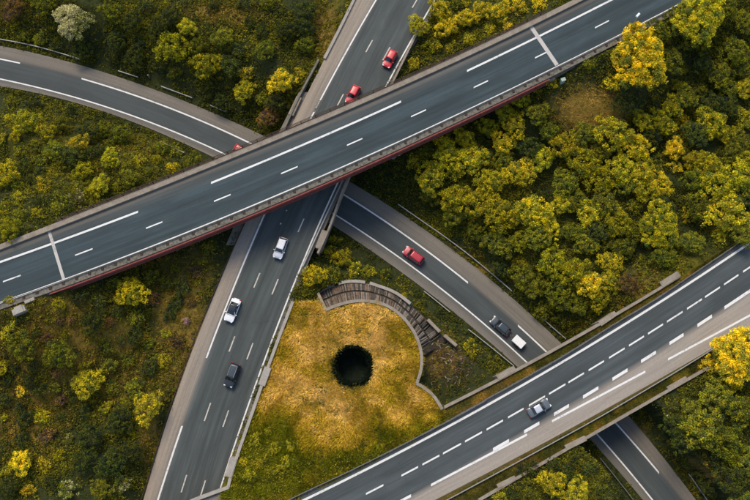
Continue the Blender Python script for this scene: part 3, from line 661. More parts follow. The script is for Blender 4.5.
# ------------------------------------------------------------------ small fixtures
lb = up(632,26.5,ZO); lh = up(638,15,ZO+5.2)
LP = empty('street_lamp', (lb[0], lb[1]-.3, ZO), 0, 'single grey street lamp leaning over the overpass by the golden tree', 'street lamp')
mb = MB(); mb.box((lb[0], lb[1]-.3, ZO+.1), (.4, .4, .5)); part(mb, 'base', M['steel_d'], LP)
tp_ = (lh[0]*.8+lb[0]*.2, lh[1]*.6+(lb[1]-.3)*.4, ZO+5.0)
mb = MB(); mb.cyl((lb[0], lb[1]-.3, ZO), tp_, .11, .07, 10); part(mb, 'pole', M['steel'], LP)
mb = MB(); mb.cyl(tp_, (lh[0], lh[1], ZO+5.2), .06, .05, 8); part(mb, 'arm', M['steel'], LP)
mb = MB(); ang = math.atan2(lh[1]-tp_[1], lh[0]-tp_[0]); mb.box((lh[0], lh[1], ZO+5.25), (.95, .42, .2), ang, 0, .8); part(mb, 'lamp_head', M['lampglass'], LP, .05)
def marker(px, py, label, h=1.0, cat='marker post', mat='post', r=.09):
    p = upT(px, py, h); root = empty('marker_post', p, 0, label, cat); mb = MB(); mb.cyl((p[0], p[1], p[2]-.1), (p[0], p[1], p[2]+h), r, r*.9, 8); part(mb, 'post', M[mat], root)
    mb = MB(); mb.cyl((p[0], p[1], p[2]+h), (p[0], p[1], p[2]+h+.06), r*1.05, r*.6, 8); part(mb, 'cap', M['black' if mat == 'post' else mat], root)
marker(126,128,'white marker post in the scrub just below the ramp',1.1,r=.16)
marker(148,75,'grey marker post above the ramp beyond the blossoming tree',1.2,mat='steel',r=.14)
marker(192,338,'white marker post on the left verge of the main road',.9,r=.14)
marker(669,416,'white post in the dark scrub right of the lower bridge',.8,r=.2)
marker(660,419,'second smaller grey post beside the white post near the lower bridge',.5,mat='steel',r=.14)
marker(145,382,'small dark edge post by the left kerb of the main road',.8,mat='steel_d')
p = upT(563,80,1.2); gbx = empty('utility_cabinet', p, .4, 'pale green utility cabinet at the upper end of the overpass', 'cabinet')
mb = MB(); mb.box((0, 0, .7), (.7, .5, 1.5)); o = mb.build('body', M['green_box'], gbx, bevel=.03); mb = MB(); mb.box((0, 0, 1.49), (.8, .6, .08)); mb.build('lid', M['green_box'], gbx)
p = upT(19,310.5,.8); cbx = empty('concrete_hut', p, .42, 'small pale concrete chamber beside the overpass end at far left', 'chamber')
mb = MB(); mb.box((0, 0, .4), (2.1, 1.0, 1.2)); mb.build('base', M['conc_l'], cbx, bevel=.04); mb = MB(); mb.box((.1, .1, 1.06), (1.3, 1.2, .12)); mb.build('cover', M['conc_l'], cbx, bevel=.02); mb = MB(); mb.box((2.0, .9, .5), (1.6, .5, .5)); mb.build('side_block', M['conc_l'], cbx)

# ------------------------------------------------------------------ cars
def smoothstep(t): t = max(0, min(1, t)); return t*t*(3-2*t)
def car(name, loc, ang, colmat, Lc, Wc, Hc, label, cat, style='hatch', roofmat=None, rails=False, group='cars driving on the roads'):
    """x forward. loc = ground point under the middle."""
    Lc *= .90; Wc *= .94; Hc *= .96
    root = empty(name, loc, ang, label, cat, group); h2 = Lc/2; w2 = Wc/2
    belt = Hc*.60
    # greenhouse extents (x from rear to front)
    gh = {'hatch': (-h2+.12, h2*.46, -h2*.72, h2*.12), 'sedan': (-h2*.68, h2*.44, -h2*.40, h2*.10), 'suv': (-h2+.10, h2*.50, -h2*.82, h2*.20)}[style]
    xr, xf, tr_, tf = gh
    N = 22; vs = []; K = 9
    for i in range(N+1):
        t = i/N; x = -h2+Lc*t; e = abs(2*t-1)
        wy = w2*(1-.02*e**2-.30*max(0, (e-.78)/.22)**2.4)
        nose = max(0, (t-.62)/.38); tail = max(0, (.2-t)/.2)
        top = belt - .10*Hc*nose**1.3 - (.10*Hc*tail**1.5 if style == 'sedan' else .02*tail)
        if e > .93: top -= .10*((e-.93)/.07)**2*Hc
        zb = .19+.10*max(0, (e-.85)/.15)
        prof = [(.80, zb), (.97, zb+.10), (1.0, Hc*.34), (.985, belt*.86), (.90, top-.02), (.62, top+.015), (.3, top+.035), (0, top+.04)]
        for fy, z in prof: vs.append((x, -wy*fy, z))
        for fy, z in prof[-2::-1]: vs.append((x, wy*fy, z))
    K = 15; fs = [(i*K+j, (i+1)*K+j, (i+1)*K+j+1, i*K+j+1) for i in range(N) for j in range(K-1)]
    fs += [tuple(range(K)), tuple(N*K+j for j in range(K-1, -1, -1))]
    mb = MB(); mb.add(vs, fs); body = mb.build('body', colmat, root, True)
    body.data.set_sharp_from_angle(angle=R_(42))
    # shut lines of bonnet
    mb = MB(); zt_ = belt
    def loftbox(x0, x1, y0, x2, x3, y1, z0, z1, seg=4):
        m_ = MB(); rings = []
        for k in range(seg+1):
            t = k/seg; a = x0+(x2-x0)*t; b = x1+(x3-x1)*t; y = y0+(y1-y0)*t**1.3; z = z0+(z1-z0)*t; c = .16; ring = []
            for (cx_, cy_, sx_, sy_) in ((a, -y, 1, 1), (b, -y, -1, 1), (b, y, -1, -1), (a, y, 1, -1)):
                bulge = .10
                if (sx_, sy_) in ((1, 1), (-1, -1)): ring += [(cx_, cy_+sy_*c, z), (cx_+sx_*c, cy_, z)] 
                else: ring += [(cx_+sx_*c, cy_, z), (cx_, cy_+sy_*c, z)]
            rings.append(ring)
        n_ = 8; vv = [q for r in rings for q in r]; ff = [(k*n_+j, k*n_+(j+1) % n_, (k+1)*n_+(j+1) % n_, (k+1)*n_+j) for k in range(seg) for j in range(n_)]
        ff.append(tuple(seg*n_+j for j in range(n_))); m_.add(vv, ff); return m_
    g = loftbox(xr, xf, w2*.90, tr_, tf, w2*.72, belt-.06, Hc-.035); gl = g.build('windows', M['glass'], root, True); gl.data.set_sharp_from_angle(angle=R_(35))
    m_ = MB(); Kx, Ky = 8, 6; vv = []
    for i in range(Kx+1):
        for j in range(Ky+1):
            tx = i/Kx; ty = j/Ky*2-1; x = tr_-.06+(tf-tr_+.12)*tx; y = ty*w2*.735*(1-.05*abs(2*tx-1)**3); vv.append((x, y, Hc-.03+.035*(1-ty*ty)*(1-.6*(2*tx-1)**2)))
    nv = len(vv); vv += [(a, b, c-.05) for a, b, c in vv]
    ff = [(i*(Ky+1)+j, (i+1)*(Ky+1)+j, (i+1)*(Ky+1)+j+1, i*(Ky+1)+j+1) for i in range(Kx) for j in range(Ky)]
    edge = [j for j in range(Ky+1)]+[(i+1)*(Ky+1)+Ky for i in range(Kx)]+[Kx*(Ky+1)+j for j in range(Ky-1, -1, -1)]+[i*(Ky+1) for i in range(Kx-1, 0, -1)]
    ff += [(edge[i], edge[(i+1) % len(edge)], edge[(i+1) % len(edge)]+nv, edge[i]+nv) for i in range(len(edge))]
    m_.add(vv, ff); m_.build('roof', roofmat or colmat, root, True)
    for sy_ in (-1, 1):                      # pillars
        for (xa_, xb_, wdt) in ((xf-.02, tf+.02, .07), (xr+.03, tr_-.02, .12), ((xr+xf)/2-.05, (tr_+tf)/2-.05, .07)):
            m_ = MB(); m_.cyl((xa_, sy_*(w2*.90-.02), belt-.03), (xb_, sy_*(w2*.72-.01), Hc-.05), wdt/2+.01, wdt/2, 6); m_.build('pillar', colmat, root)
        m_ = MB(); m_.box((xf-.25, sy_*(w2+.07), belt+.03), (.14, .22, .13)); m_.build('mirror', colmat, root, bevel=.03)
        m_ = MB(); m_.box((h2-.16, sy_*w2*.66, belt*.78), (.28, .34, .13), -sy_*.35); m_.build('headlight', M['lamp_clear'], root, bevel=.03)
        m_ = MB(); m_.box((-h2+.09, sy_*w2*.72, belt*.86), (.16, .28, .16), sy_*.2); m_.build('tail_light', M['lamp_red'], root, bevel=.03)
        if rails: m_ = MB(); m_.box(((tr_+tf)/2, sy_*w2*.62, Hc+.05), ((tf-tr_)*.9, .05, .05)); m_.build('roof_rail', M['steel'], root)
        for wx in (h2*.62, -h2*.62):
            wr = .33; m_ = MB(); m_.cyl((0, -.11, 0), (0, .11, 0), wr, wr, 20); wo = m_.build('wheel', M['tyre'], root); wo.location = (wx, sy_*(w2-.10), wr)
            m_ = MB(); m_.cyl((0, .05*sy_, 0), (0, .125*sy_, 0), .21, .19, 12); ro = m_.build('rim', M['rim'], wo)
    m_ = MB(); m_.box((h2-.02, 0, .38), (.08, w2*1.3, .2)); m_.build('bumper', M['black'], root, bevel=.03)
    m_ = MB(); m_.box((h2-.05, 0, belt*.72), (.06, w2*.8, .12)); m_.build('grille', M['black'], root)
    m_ = MB()                                # wipers and bonnet gap
    m_.box((xf+.03, 0, belt+.018), (.07, w2*1.5, .02)); m_.build('cowl', M['black'], root)
    return root
RED = carpaint('red_car_paint', (.55, .018, .03)); RED2 = carpaint('dark_red_car_paint', (.42, .02, .035)); SILV = carpaint('silver_car_paint', (.62, .63, .66), .3, .3); WHT = carpaint('white_car_paint', (.78, .78, .78)); BLK = carpaint('black_car_paint', (.022, .028, .032)); DGR = carpaint('dark_blue_grey_paint', (.035, .05, .06)); GREY = carpaint('grey_car_paint', (.14, .16, .17), .3, .3)
def mdir(pt, f, z, axis, sgn, back=0):
    g = float((f(pt[axis]+.2)-f(pt[axis]-.2))/.4); v = np.array([1, g]) if axis == 0 else np.array([g, 1]); v = v/np.linalg.norm(v)*sgn; return math.atan2(v[1], v[0])
def place(px, py, z, f, axis, sgn, h=.7):
    if z == 'M': p = upM(px, py, h); p = p.copy(); p[2] = float(zM(p[1]))
    else: p = up(px, py, z+h); p[2] = z
    p[2] += .02; return tuple(p), mdir(p, f, z, axis, sgn)
p, g_ = place(390,58.5,'M',M_B,1,-1); car('red_hatchback', p, g_, RED, 3.9, 1.75, 1.45, 'red hatchback near the top, in front of the other red car', 'car')
p, g_ = place(353,94.5,'M',M_A,1,-1); car('red_hatchback', p, g_, RED, 4.1, 1.75, 1.45, 'red hatchback about to pass under the overpass', 'car')
p, g_ = place(242.5,151.5,ZP,P_Nl,0,1); car('red_hatchback', p, g_-.05, RED, 4.0, 1.75, 1.45, 'red car on the ramp mostly hidden beneath the overpass', 'car')
p, g_ = place(280.5,248,'M',M_A,1,-1); car('silver_estate', p, g_+.06, SILV, 4.2, 1.8, 1.5, 'silver white estate car just below the overpass', 'car', 'hatch', WHT)
p, g_ = place(232.5,310,'M',M_A,1,-1); car('white_saloon', p, g_, WHT, 4.6, 1.85, 1.42, 'white saloon with black glass roof beside the left edge line', 'car', 'sedan', M['glass'])
p, g_ = place(232,375,'M',M_A,1,-1); car('black_suv', p, g_, BLK, 4.5, 1.9, 1.7, 'black car with roof rails following the white saloon', 'car', 'suv', DGR, True)
p, g_ = place(413.5,255.5,ZP,P_Nl,0,-1); car('red_estate', p, g_, RED2, 4.5, 1.85, 1.65, 'dark red estate car alone on the ramp', 'car', 'suv')
p, g_ = place(500.5,326,ZP,P_Nl,0,-1); car('dark_saloon', p, g_, DGR, 4.4, 1.8, 1.45, 'dark blue grey car towing a white trailer', 'car', 'hatch')
p, g_ = place(539,408,ZR,R_c,0,1); car('grey_saloon', p, g_, GREY, 4.4, 1.8, 1.42, 'grey saloon alone on the wide lower right road', 'car', 'sedan', SILV)
# trailer
p, g_ = place(518.5,342,ZP,P_Nl,0,-1); t = empty('box_trailer', p, g_, 'small white box trailer behind the dark car on the ramp', 'trailer')
mb = MB(); mb.box((0, 0, .75), (2.1, 1.35, .75)); mb.build('body', M['post'], t, bevel=.06)
mb = MB(); mb.box((0, 0, 1.16), (2.16, 1.41, .08)); mb.build('lid', M['post'], t, bevel=.03)
mb = MB(); mb.cyl((1.05, .35, .45), (1.95, 0, .45), .04, n=6); mb.cyl((1.05, -.35, .45), (1.95, 0, .45), .04, n=6); mb.build('drawbar', M['steel_d'], t)
for sy_ in (-1, 1):
    mb = MB(); mb.cyl((0, -.08, 0), (0, .08, 0), .27, n=16); wo = mb.build('wheel', M['tyre'], t); wo.location = (-.1, sy_*.76, .27)
    mb = MB(); mb.cyl((0, .05*sy_, 0), (0, .095*sy_, 0), .15, n=10); mb.build('rim', M['rim'], wo)
    mb = MB(); mb.box((-.1, sy_*.76, .6), (.8, .22, .06)); mb.build('mudguard', M['black'], t)
    mb = MB(); mb.box((-1.06, sy_*.5, .6), (.05, .2, .1)); mb.build('tail_light', M['lamp_red'], t)

# ------------------------------------------------------------------ trees and shrubs
def crown_mesh(name, R, n_lobe, per, leaf, flat, seed, tint):
    r = np.random.RandomState(seed); Vs, Cs = [], []
    k = 0; lob = []
    ph = r.uniform(0, 6.28, 4)
    for i in range(n_lobe):
        t = r.uniform(0, 2*math.pi); q = math.sqrt(r.uniform(0, 1))
        edge = 1 + .16*math.sin(2*t+ph[0]) + .13*math.sin(3*t+ph[1]) + .08*math.sin(5*t+ph[2])
        lr = r.uniform(.20, .52)*(R/3)**.4
        rad = q*(R*edge-lr*.5)
        hz = flat*R*math.sqrt(max(0, 1-(q*.92)**2)); z = hz*r.uniform(.72, 1.08) if r.rand() < .7 else hz*r.uniform(.2, .7)
        c = np.array([rad*math.cos(t), rad*math.sin(t), z])
        n = int(per*(lr/.4)**2); d = r.normal(size=(n, 3)); d[:, 2] = d[:, 2]*.8+.35; d /= np.linalg.norm(d, axis=1)[:, None]
        sc = r.uniform(.3, 1.22, n)**.8
        P = c + d*lr*sc[:, None]*np.array([r.uniform(.8, 1.35), r.uniform(.8, 1.35), .85])
        nr = d*.8 + r.normal(size=(n, 3))*.55; nr[:, 2] += .25; nr /= np.linalg.norm(nr, axis=1)[:, None]
        a = np.cross(nr, r.normal(size=(n, 3))); a /= np.linalg.norm(a, axis=1)[:, None]; b = np.cross(nr, a)
        s = leaf*r.uniform(.6, 1.35, n)[:, None]; Q = np.stack([P-a*s, P-b*s*.55, P+a*s, P+b*s*.55], 1)
        t_ = r.beta(1.1, 1.0); lc = np.array([.26, .38, 1.6])*(1-t_)+np.array([1.5, 1.38, .9])*t_; cv = r.uniform(.6, 1.35, n)[:, None]
        C = (lc[None, :]*(1+r.normal(0, .1, (n, 3))))*cv
        if tint == 'blossom':
            w_ = r.uniform(0, 1, n) < (.8 if c[0] < R*.25 else .3); C[w_] = np.array([3.9, 3.3, 19])*r.uniform(.7, 1.1, (w_.sum(), 1))
        if tint == 'flower':
            w_ = r.uniform(0, 1, n) < (.7 if r.rand() < .4 else .03); C[w_] = np.array([3.2, 2.6, 13])*r.uniform(.7, 1.1, (w_.sum(), 1))
        Vs.append(Q); Cs.append(C)
    return quads_mesh(name, np.concatenate(Vs), np.clip(np.concatenate(Cs), 0, 20), M['leaf'])
def trunk_mesh(R, H, seed):
    r = random.Random(seed); m_ = MB(); top = H*.75
    m_.cyl((0, 0, -.6), (0, 0, top), .05*R+.06, .03*R+.02, 8)
    for i in range(6):
        t = i*1.05+r.uniform(0, .5); z = top*r.uniform(.45, .95); l = R*r.uniform(.45, .7); m_.cyl((0, 0, z), (l*math.cos(t), l*math.sin(t), z+l*r.uniform(.2, .6)), .025*R+.02, .012, 6)
    me = bpy.data.meshes.new('trunk'); me.from_pydata(m_.v, [], m_.f); me.materials.append(M['wood']); return me
PROTO = {}
def protos(cls, R, H, nl, per, leaf, flat, nv, tint=''):
    PROTO[cls] = [(R, H, crown_mesh('crown', R, nl, per, leaf, flat, 100+hash_(cls)+k, tint), trunk_mesh(R, H, k)) for k in range(nv)]
def hash_(s): return sum(ord(c)*(i+3) for i, c in enumerate(s))
protos('S', 1.4, 1.1, 46, 44, .105, .8, 4)
protos('M', 2.6, 2.8, 125, 52, .12, .85, 5)
protos('L', 4.6, 4.5, 330, 60, .135, .75, 3)
protos('BL', 3.6, 3.4, 210, 60, .12, .75, 1, 'blossom')
protos('FL', 1.6, 1.2, 50, 44, .105, .7, 2, 'flower')
CLR = {'GO': ((.80,.60,.024), 'golden'), 'Y': ((.66,.54,.024), 'bright yellow'), 'YG': ((.45,.40,.020), 'yellow-green'), 'OL': ((.23,.235,.020), 'olive green'), 'G': ((.10,.12,.022), 'dark green'), 'BR': ((.24,.15,.04), 'brownish')}
LM = [((632,24),'the street lamp'),((530,25),'the right expansion joint'),((49,231),'the left expansion joint'),((563,80),'the pale green cabinet'),((390,58),'the upper red hatchback'),((353,94),'the lower red hatchback'),
      ((237,148),'the half-hidden red car'),((413,255),'the dark red estate car'),((518,342),'the white trailer'),((352,366),'the round pit'),((72,20),'the white blossoming tree'),((232,310),'the white saloon'),((232,375),'the black car'),
      ((19,310),'the concrete chamber'),((192,338),'the white verge post'),((669,416),'the white post at right'),((575,445),'the lowest bridge end block'),((608,320),'the verge end block'),((678,386),'the lower right end block'),((670,281),'the upper right end block'),
      ((148,75),'the grey marker post'),((126,128),'the white marker post'),((322,240),'the middle end block'),((640,60),'the big golden tree'),((228,487),'the bottom wall corner'),((660,228),'the round roadside tree'),((87,383),'the rounded meadow shrub'),((512,291),'the long ramp guard rail'),((443,409),'the tip of the curved wall'),((295,106),'the upper end block'),((555,482),'the bottom yellow tree'),((741,353),'the big yellow tree')]
TREES = [
(640,57,27,'GO','big golden yellow tree leaning over the overpass edge by the lamp'),(612,82,9,'GO',0),(700,16,24,'YG',0),(722,6,14,'OL',0),(746,22,11,'OL',0),(735,50,14,'OL',0),(718,72,13,'OL',0),(746,88,11,'YG',0),(686,44,8,'OL',0),(684,66,7,'OL',0),(678,84,8,'YG',0),(700,88,9,'OL',0),
(590,63,7,'OL',0),(551,80,8,'Y','bright yellow shrub just below the upper expansion joint'),(537,89,5,'Y',0),(519,97,10,'YG',0),(505,112,10,'YG',0),(515,126,12,'YG',0),(503,143,12,'Y',0),(565,145,14,'YG',0),(582,160,16,'YG',0),(548,130,10,'OL',0),
(612,132,17,'YG',0),(634,146,15,'Y',0),(622,168,14,'YG',0),(600,178,14,'YG',0),(643,120,10,'YG',0),(672,107,11,'YG',0),(682,120,9,'Y',0),(675,148,10,'Y',0),(676,166,8,'Y',0),(695,160,10,'YG',0),(712,122,15,'YG',0),(738,110,8,'YG',0),(722,150,6,'OL',0),
(740,178,17,'YG',0),(716,186,16,'YG',0),(660,184,12,'Y',0),(700,208,14,'OL',0),(728,214,19,'YG',0),(744,236,11,'OL',0),(692,213,9,'YG',0),(660,226,20,'YG','round yellow-green tree standing clear above the wide right-hand road'),(618,222,14,'YG',0),(604,202,14,'OL',0),(636,205,9,'OL',0),(590,215,13,'YG',0),
(535,212,17,'Y','brightest yellow tree crown in the middle of the dense wood'),(549,227,11,'Y',0),(562,205,10,'YG',0),(500,214,16,'YG',0),(479,203,15,'YG',0),(455,198,14,'YG',0),(431,176,15,'YG',0),(447,156,13,'YG',0),(471,160,15,'YG',0),(490,182,14,'YG',0),(520,172,14,'YG',0),(542,158,12,'YG',0),(526,190,9,'OL',0),(565,182,13,'OL',0),
(500,243,14,'OL',0),(478,228,11,'OL',0),(521,261,8,'YG',0),(552,262,14,'YG',0),(575,272,14,'YG',0),(592,285,13,'Y',0),(560,293,15,'OL',0),(611,262,11,'YG',0),(600,300,10,'YG',0),(537,286,11,'OL',0),(578,305,10,'OL',0),(610,241,9,'OL',0),(585,244,11,'OL',0),(628,284,10,'BR',0),(572,232,10,'OL',0),
(416,160,9,'YG',0),(443,141,9,'Y',0),(465,138,10,'YG',0),(488,127,10,'YG',0),(475,150,9,'Y',0),(645,258,7,'OL',0),(520,240,10,'YG',0),(455,215,11,'OL',0),
(418,25,10,'YG','shrub spilling over the right edge line of the main road'),(432,44,9,'YG',0),(413,62,8,'YG',0),(446,27,11,'Y',0),(440,8,11,'YG',0),(465,18,10,'Y',0),(481,10,10,'Y',0),(452,46,8,'YG',0),(471,38,8,'YG',0),(500,11,11,'Y',0),(491,29,8,'YG',0),(521,6,9,'Y',0),(541,2,9,'Y',0),(508,26,7,'Y',0),(487,40,6,'OL',0),(455,4,8,'OL',0),(425,5,7,'YG',0),
(72,20,20,'BL','white blossoming tree above the ramp at upper left'),(172,46,18,'YG','largest of the yellow-green trees above the ramp shoulder'),(187,27,10,'YG',0),(206,64,16,'YG',0),(246,71,9,'Y',0),(244,90,12,'YG',0),(281,81,14,'Y','yellow tree right of its twin near the main road'),(264,50,11,'OL',0),(300,71,6,'Y',0),(268,117,11,'BR','brown bush tucked beneath the yellow twins by the overpass'),(44,4,12,'OL',0),(12,8,12,'BR',0),(110,12,12,'OL',0),(222,36,11,'OL',0),
(5,174,14,'Y',0),(42,184,9,'Y',0),(76,198,10,'FL','shrub with pale blossoms just above the overpass parapet'),(82,170,10,'YG',0),(25,122,14,'YG',0),(10,228,11,'YG',0),(171,168,8,'Y',0),(20,150,9,'OL',0),(55,150,11,'OL',0),(110,158,10,'YG',0),(130,178,10,'OL',0),(60,125,10,'OL',0),
(131,292,15,'Y','bright yellow tree just below the overpass in the left meadow'),(149,277,9,'OL',0),(112,282,7,'OL',0),(87,383,14,'YG','rounded yellow-green shrub in the middle of the left meadow'),(147,407,15,'YG','round yellow-green tree left of the main road verge'),(20,345,14,'OL',0),(58,354,14,'OL',0),(92,322,12,'G',0),(105,346,9,'OL',0),(38,388,9,'G',0),(20,390,6,'GO',0),(40,417,9,'YG',0),
(20,463,11,'GO',0),(44,464,8,'GO',0),(27,490,7,'GO',0),(68,441,6,'FL',0),(90,438,13,'G',0),(110,464,13,'G',0),(120,420,13,'G',0),(130,452,11,'G',0),(131,433,5,'YG',0),(84,462,12,'G',0),(102,462,5,'YG',0),(8,330,9,'YG',0),(68,490,10,'FL',0),(100,490,10,'OL',0),(8,488,10,'G',0),(58,455,7,'YG',0),(120,484,9,'FL',0),(8,300,5,'YG',0),
(335,240,7,'YG',0),(328,253,9,'YG',0),(342,258,10,'YG',0),(314,275,11,'Y','yellow shrub between the main road and the curved wall'),(353,269,9,'YG',0),(333,273,9,'OL',0),(308,291,8,'OL',0),(384,275,8,'OL',0),(368,271,8,'YG',0),(404,297,5,'YG',0),(365,287,4,'Y',0),(470,349,9,'YG','small yellow-green bush in the dark hollow by the ramp'),
(741,353,23,'Y','big yellow tree below the wide right-hand road'),(712,364,9,'Y',0),(735,383,9,'Y',0),(716,396,14,'OL',0),(741,410,15,'OL',0),(702,430,17,'OL',0),(726,442,17,'OL',0),(746,462,13,'OL',0),(691,410,10,'OL',0),(733,482,14,'G',0),(700,468,8,'BR',0),(553,484,12,'Y','yellow tree at the bottom edge left of the ramp'),(577,492,11,'YG',0),(600,488,7,'OL',0),(500,497,7,'YG',0),(530,493,6,'OL',0),(186,321,4,'BLs','small pale pink flowering bush left of the white saloon'),
(255,440,7,'YG',0),(274,448,7,'YG',0),(262,462,7,'YG',0),(286,462,6,'YG',0),(248,476,7,'YG',0),(268,432,5,'YG',0),(290,446,5,'YG',0),(243,462,5,'Y',0),(276,470,6,'YG',0)]
AREAS = [  # polygon, spacing px, [r lo, hi], colours
 ([(0,0),(330,0),(290,85),(262,128),(150,80),(60,48),(0,30)], 19, (8,12), ['G','G','OL','G']),
 ([(0,95),(60,108),(150,138),(205,163),(120,195),(0,238)], 14, (6.5,11.5), ['OL','YG','G','OL','YG']),
 ([(400,165),(520,98),(560,130),(620,100),(660,110),(750,60),(750,225),(650,270),(560,330),(470,240)], 16, (9,13), ['G','OL','YG','YG','OL']),
 ([(650,20),(750,0),(750,100),(660,110)], 17, (9,12), ['G','OL']),
 ([(420,0),(560,0),(400,72)], 12, (5,8), ['OL','YG']),
 ([(0,315),(110,285),(215,245),(190,310),(130,470),(125,500),(0,500)], 17, (4.5,10), ['OL','G','OL','YG','G','BR']),
 ([(720,368),(750,350),(750,500),(712,500),(660,420)], 18, (9,12), ['G','OL']),
 ([(370,268),(420,300),(500,365),(430,310),(340,240)], 9, (4,6.5), ['G','OL']),
 ([(350,222),(470,310),(525,362),(505,366),(440,318),(345,242)], 9, (4,6), ['G']),
 ([(520,470),(570,455),(600,470),(620,500),(500,500)], 15, (6,9), ['G']),
 ([(640,405),(670,395),(715,470),(690,470)], 14, (5,8), ['G','OL']),
]
tr = random.Random(21); taken = [(x, y, r) for x, y, r, c, l in TREES]; extra = []
for poly, sp, (ra, rb), cols in AREAS:
    xs = [p[0] for p in poly]; ys = [p[1] for p in poly]; area = .5*abs(sum(poly[i][0]*poly[(i+1) % len(poly)][1]-poly[(i+1) % len(poly)][0]*poly[i][1] for i in range(len(poly))))
    for _ in range(int(area/sp/sp*4)):
        x = tr.uniform(min(xs), max(xs)); y = tr.uniform(min(ys), max(ys)); r = tr.uniform(ra, rb)
        if not poly_in(np.array([x]), np.array([y]), poly)[0]: continue
        if 560 < x < 625 and 85 < y < 128: continue
        if any((x-a)**2+(y-b)**2 < (sp*.5+c*.62)**2 for a, b, c in taken): continue
        taken.append((x, y, r*.8)); extra.append((x, y, r, tr.choice(cols), 0))
ALL = TREES+extra
ROADS = [('M', .3), ('P', .8), ('R', -1.0)]
recs = []
for (px, py, rp, c, lab) in ALL:
    rm = rp/5.75*(1.1 if (px > 400 and rp > 8) else 1.0)
    cls = 'BL' if c == 'BL' else 'BL' if c == 'BLs' else 'FL' if c == 'FL' else ('S' if rp < 10 else 'M' if rp < 19.5 else 'L')
    R0, H0, cm, tm = tr.choice(PROTO[cls]); sc = rm/R0
    h = H0*sc; lift = h*.35 + R0*sc*.2
    if cls in ('S', 'FL'): lift = R0*sc*.3
    p = upT(px, py, lift+R0*sc*.4)
    tree = rp >= 9.5; crown_z = p[2]+ (lift if tree else 0)
    xyA = np.array([p[0]]), np.array([p[1]])
    if (px, py) not in ((418,25),(640,58)):
        bad = False
        for k, mg in ROADS:
            d = near(k, *xyA)[0][0]
            if k == 'R' and not (p[1] > 0 and p[0] > 0) and d > -2: continue
            if d < rm*.45+mg and not lab: bad = True
        if bad: continue
    rm_ = 0; rgb = (.22, .17, .027) if c == 'BLs' else CLR[{'BL': 'OL', 'FL': 'OL'}.get(c, c)][0]; v = tr.uniform(.75, 1.3); hsh = tr.gauss(0, .028)
    recs.append(dict(px=px, py=py, rp=rp, c=c, lab=lab, p=p, sc=sc, tree=tree, lift=lift if tree else 0, cm=cm, tm=tm, rgb=(rgb[0]*v*(1+hsh), rgb[1]*v*(1-hsh*.5), rgb[2]*v), cname=CLR.get(c, ((), 'blossoming' if c != 'FL' else 'pale-flowered'))[1]))
ORD = ['nearest', 'second nearest', 'third nearest', 'fourth nearest', 'fifth nearest', 'sixth nearest', 'seventh nearest', 'eighth nearest', 'ninth nearest', 'tenth nearest'] + ['%dth nearest' % i for i in range(11, 60)]
bins = {}
for r in recs:
    if r['lab']: continue
    k = min(range(len(LM)), key=lambda i: (LM[i][0][0]-r['px'])**2+(LM[i][0][1]-r['py'])**2+(0 if (LM[i][0][0]-r['px'])**2+(LM[i][0][1]-r['py'])**2 > 16 else 1e6))
    bins.setdefault((k, r['cname'], r['tree']), []).append(r)
for (k, cn, tree), L_ in bins.items():
    L_.sort(key=lambda r: (LM[k][0][0]-r['px'])**2+(LM[k][0][1]-r['py'])**2)
    for i, r in enumerate(L_): r['lab'] = f"{cn} {'tree' if tree else 'shrub'}, {ORD[i]} of its colour to {LM[k][1]}"
for r in recs:
    kind = 'tree' if r['tree'] else 'shrub'
    nm = {'GO': 'autumn_', 'BL': 'blossoming_', 'BLs': 'flowering_', 'FL': 'flowering_'}.get(r['c'], '')+kind
    grp = ('trees' if r['tree'] else 'shrubs')+' growing between the roads'
    root = empty(nm, r['p'], tr.uniform(0, 6.28) if r['c'] != 'BL' else 0, r['lab'], kind, grp)
    cr = bpy.data.objects.new('crown', r['cm']); COL.objects.link(cr); cr.parent = root; s = r['sc']; cr.scale = (s, s, s); cr.location = (0, 0, r['lift']); cr.color = (*r['rgb'], 1)
    tk = bpy.data.objects.new('trunk', r['tm']); COL.objects.link(tk); tk.parent = root; tk.scale = (s, s, s if r['tree'] else s*.7)
print('TREES', sum(r['tree'] for r in recs), 'SHRUBS', sum(not r['tree'] for r in recs))

# ------------------------------------------------------------------ ground cover
def surf(px, py, n_it=4):
    z = np.full(px.shape, 5.5)
    for _ in range(n_it):
        u = (px-375)/F; v = (250-py)/F; dz = v*st-ct; s = (z-CAM[2])/dz; x = CAM[0]+u*s; y = CAM[1]+(v*ct+st)*s; z = T(x, y)
    return x, y, z
def free(x, y, margin=.25, mo=.3):
    ok = np.ones(x.shape, bool)
    for k in ('M', 'P'): ok &= near(k, x, y)[0] > margin
    ok &= ~((y < np.where(x < up(444,408,ZR)[0], R_Nl(x)+1.1, R_Np(x)+mo)) & (y > R_Sp(x)-mo)); ok &= ~((y < O_Nout(x)+.5) & (y > O_Sout(x)-.5) & ((x < OX0+9) | (x > OX1-9)))
    ok &= np.hypot(x-PIT[0], y-PIT[1]) > PIT_R+.02
    return ok
def interior_pit(px, py): return poly_in(px, py, pitpx)
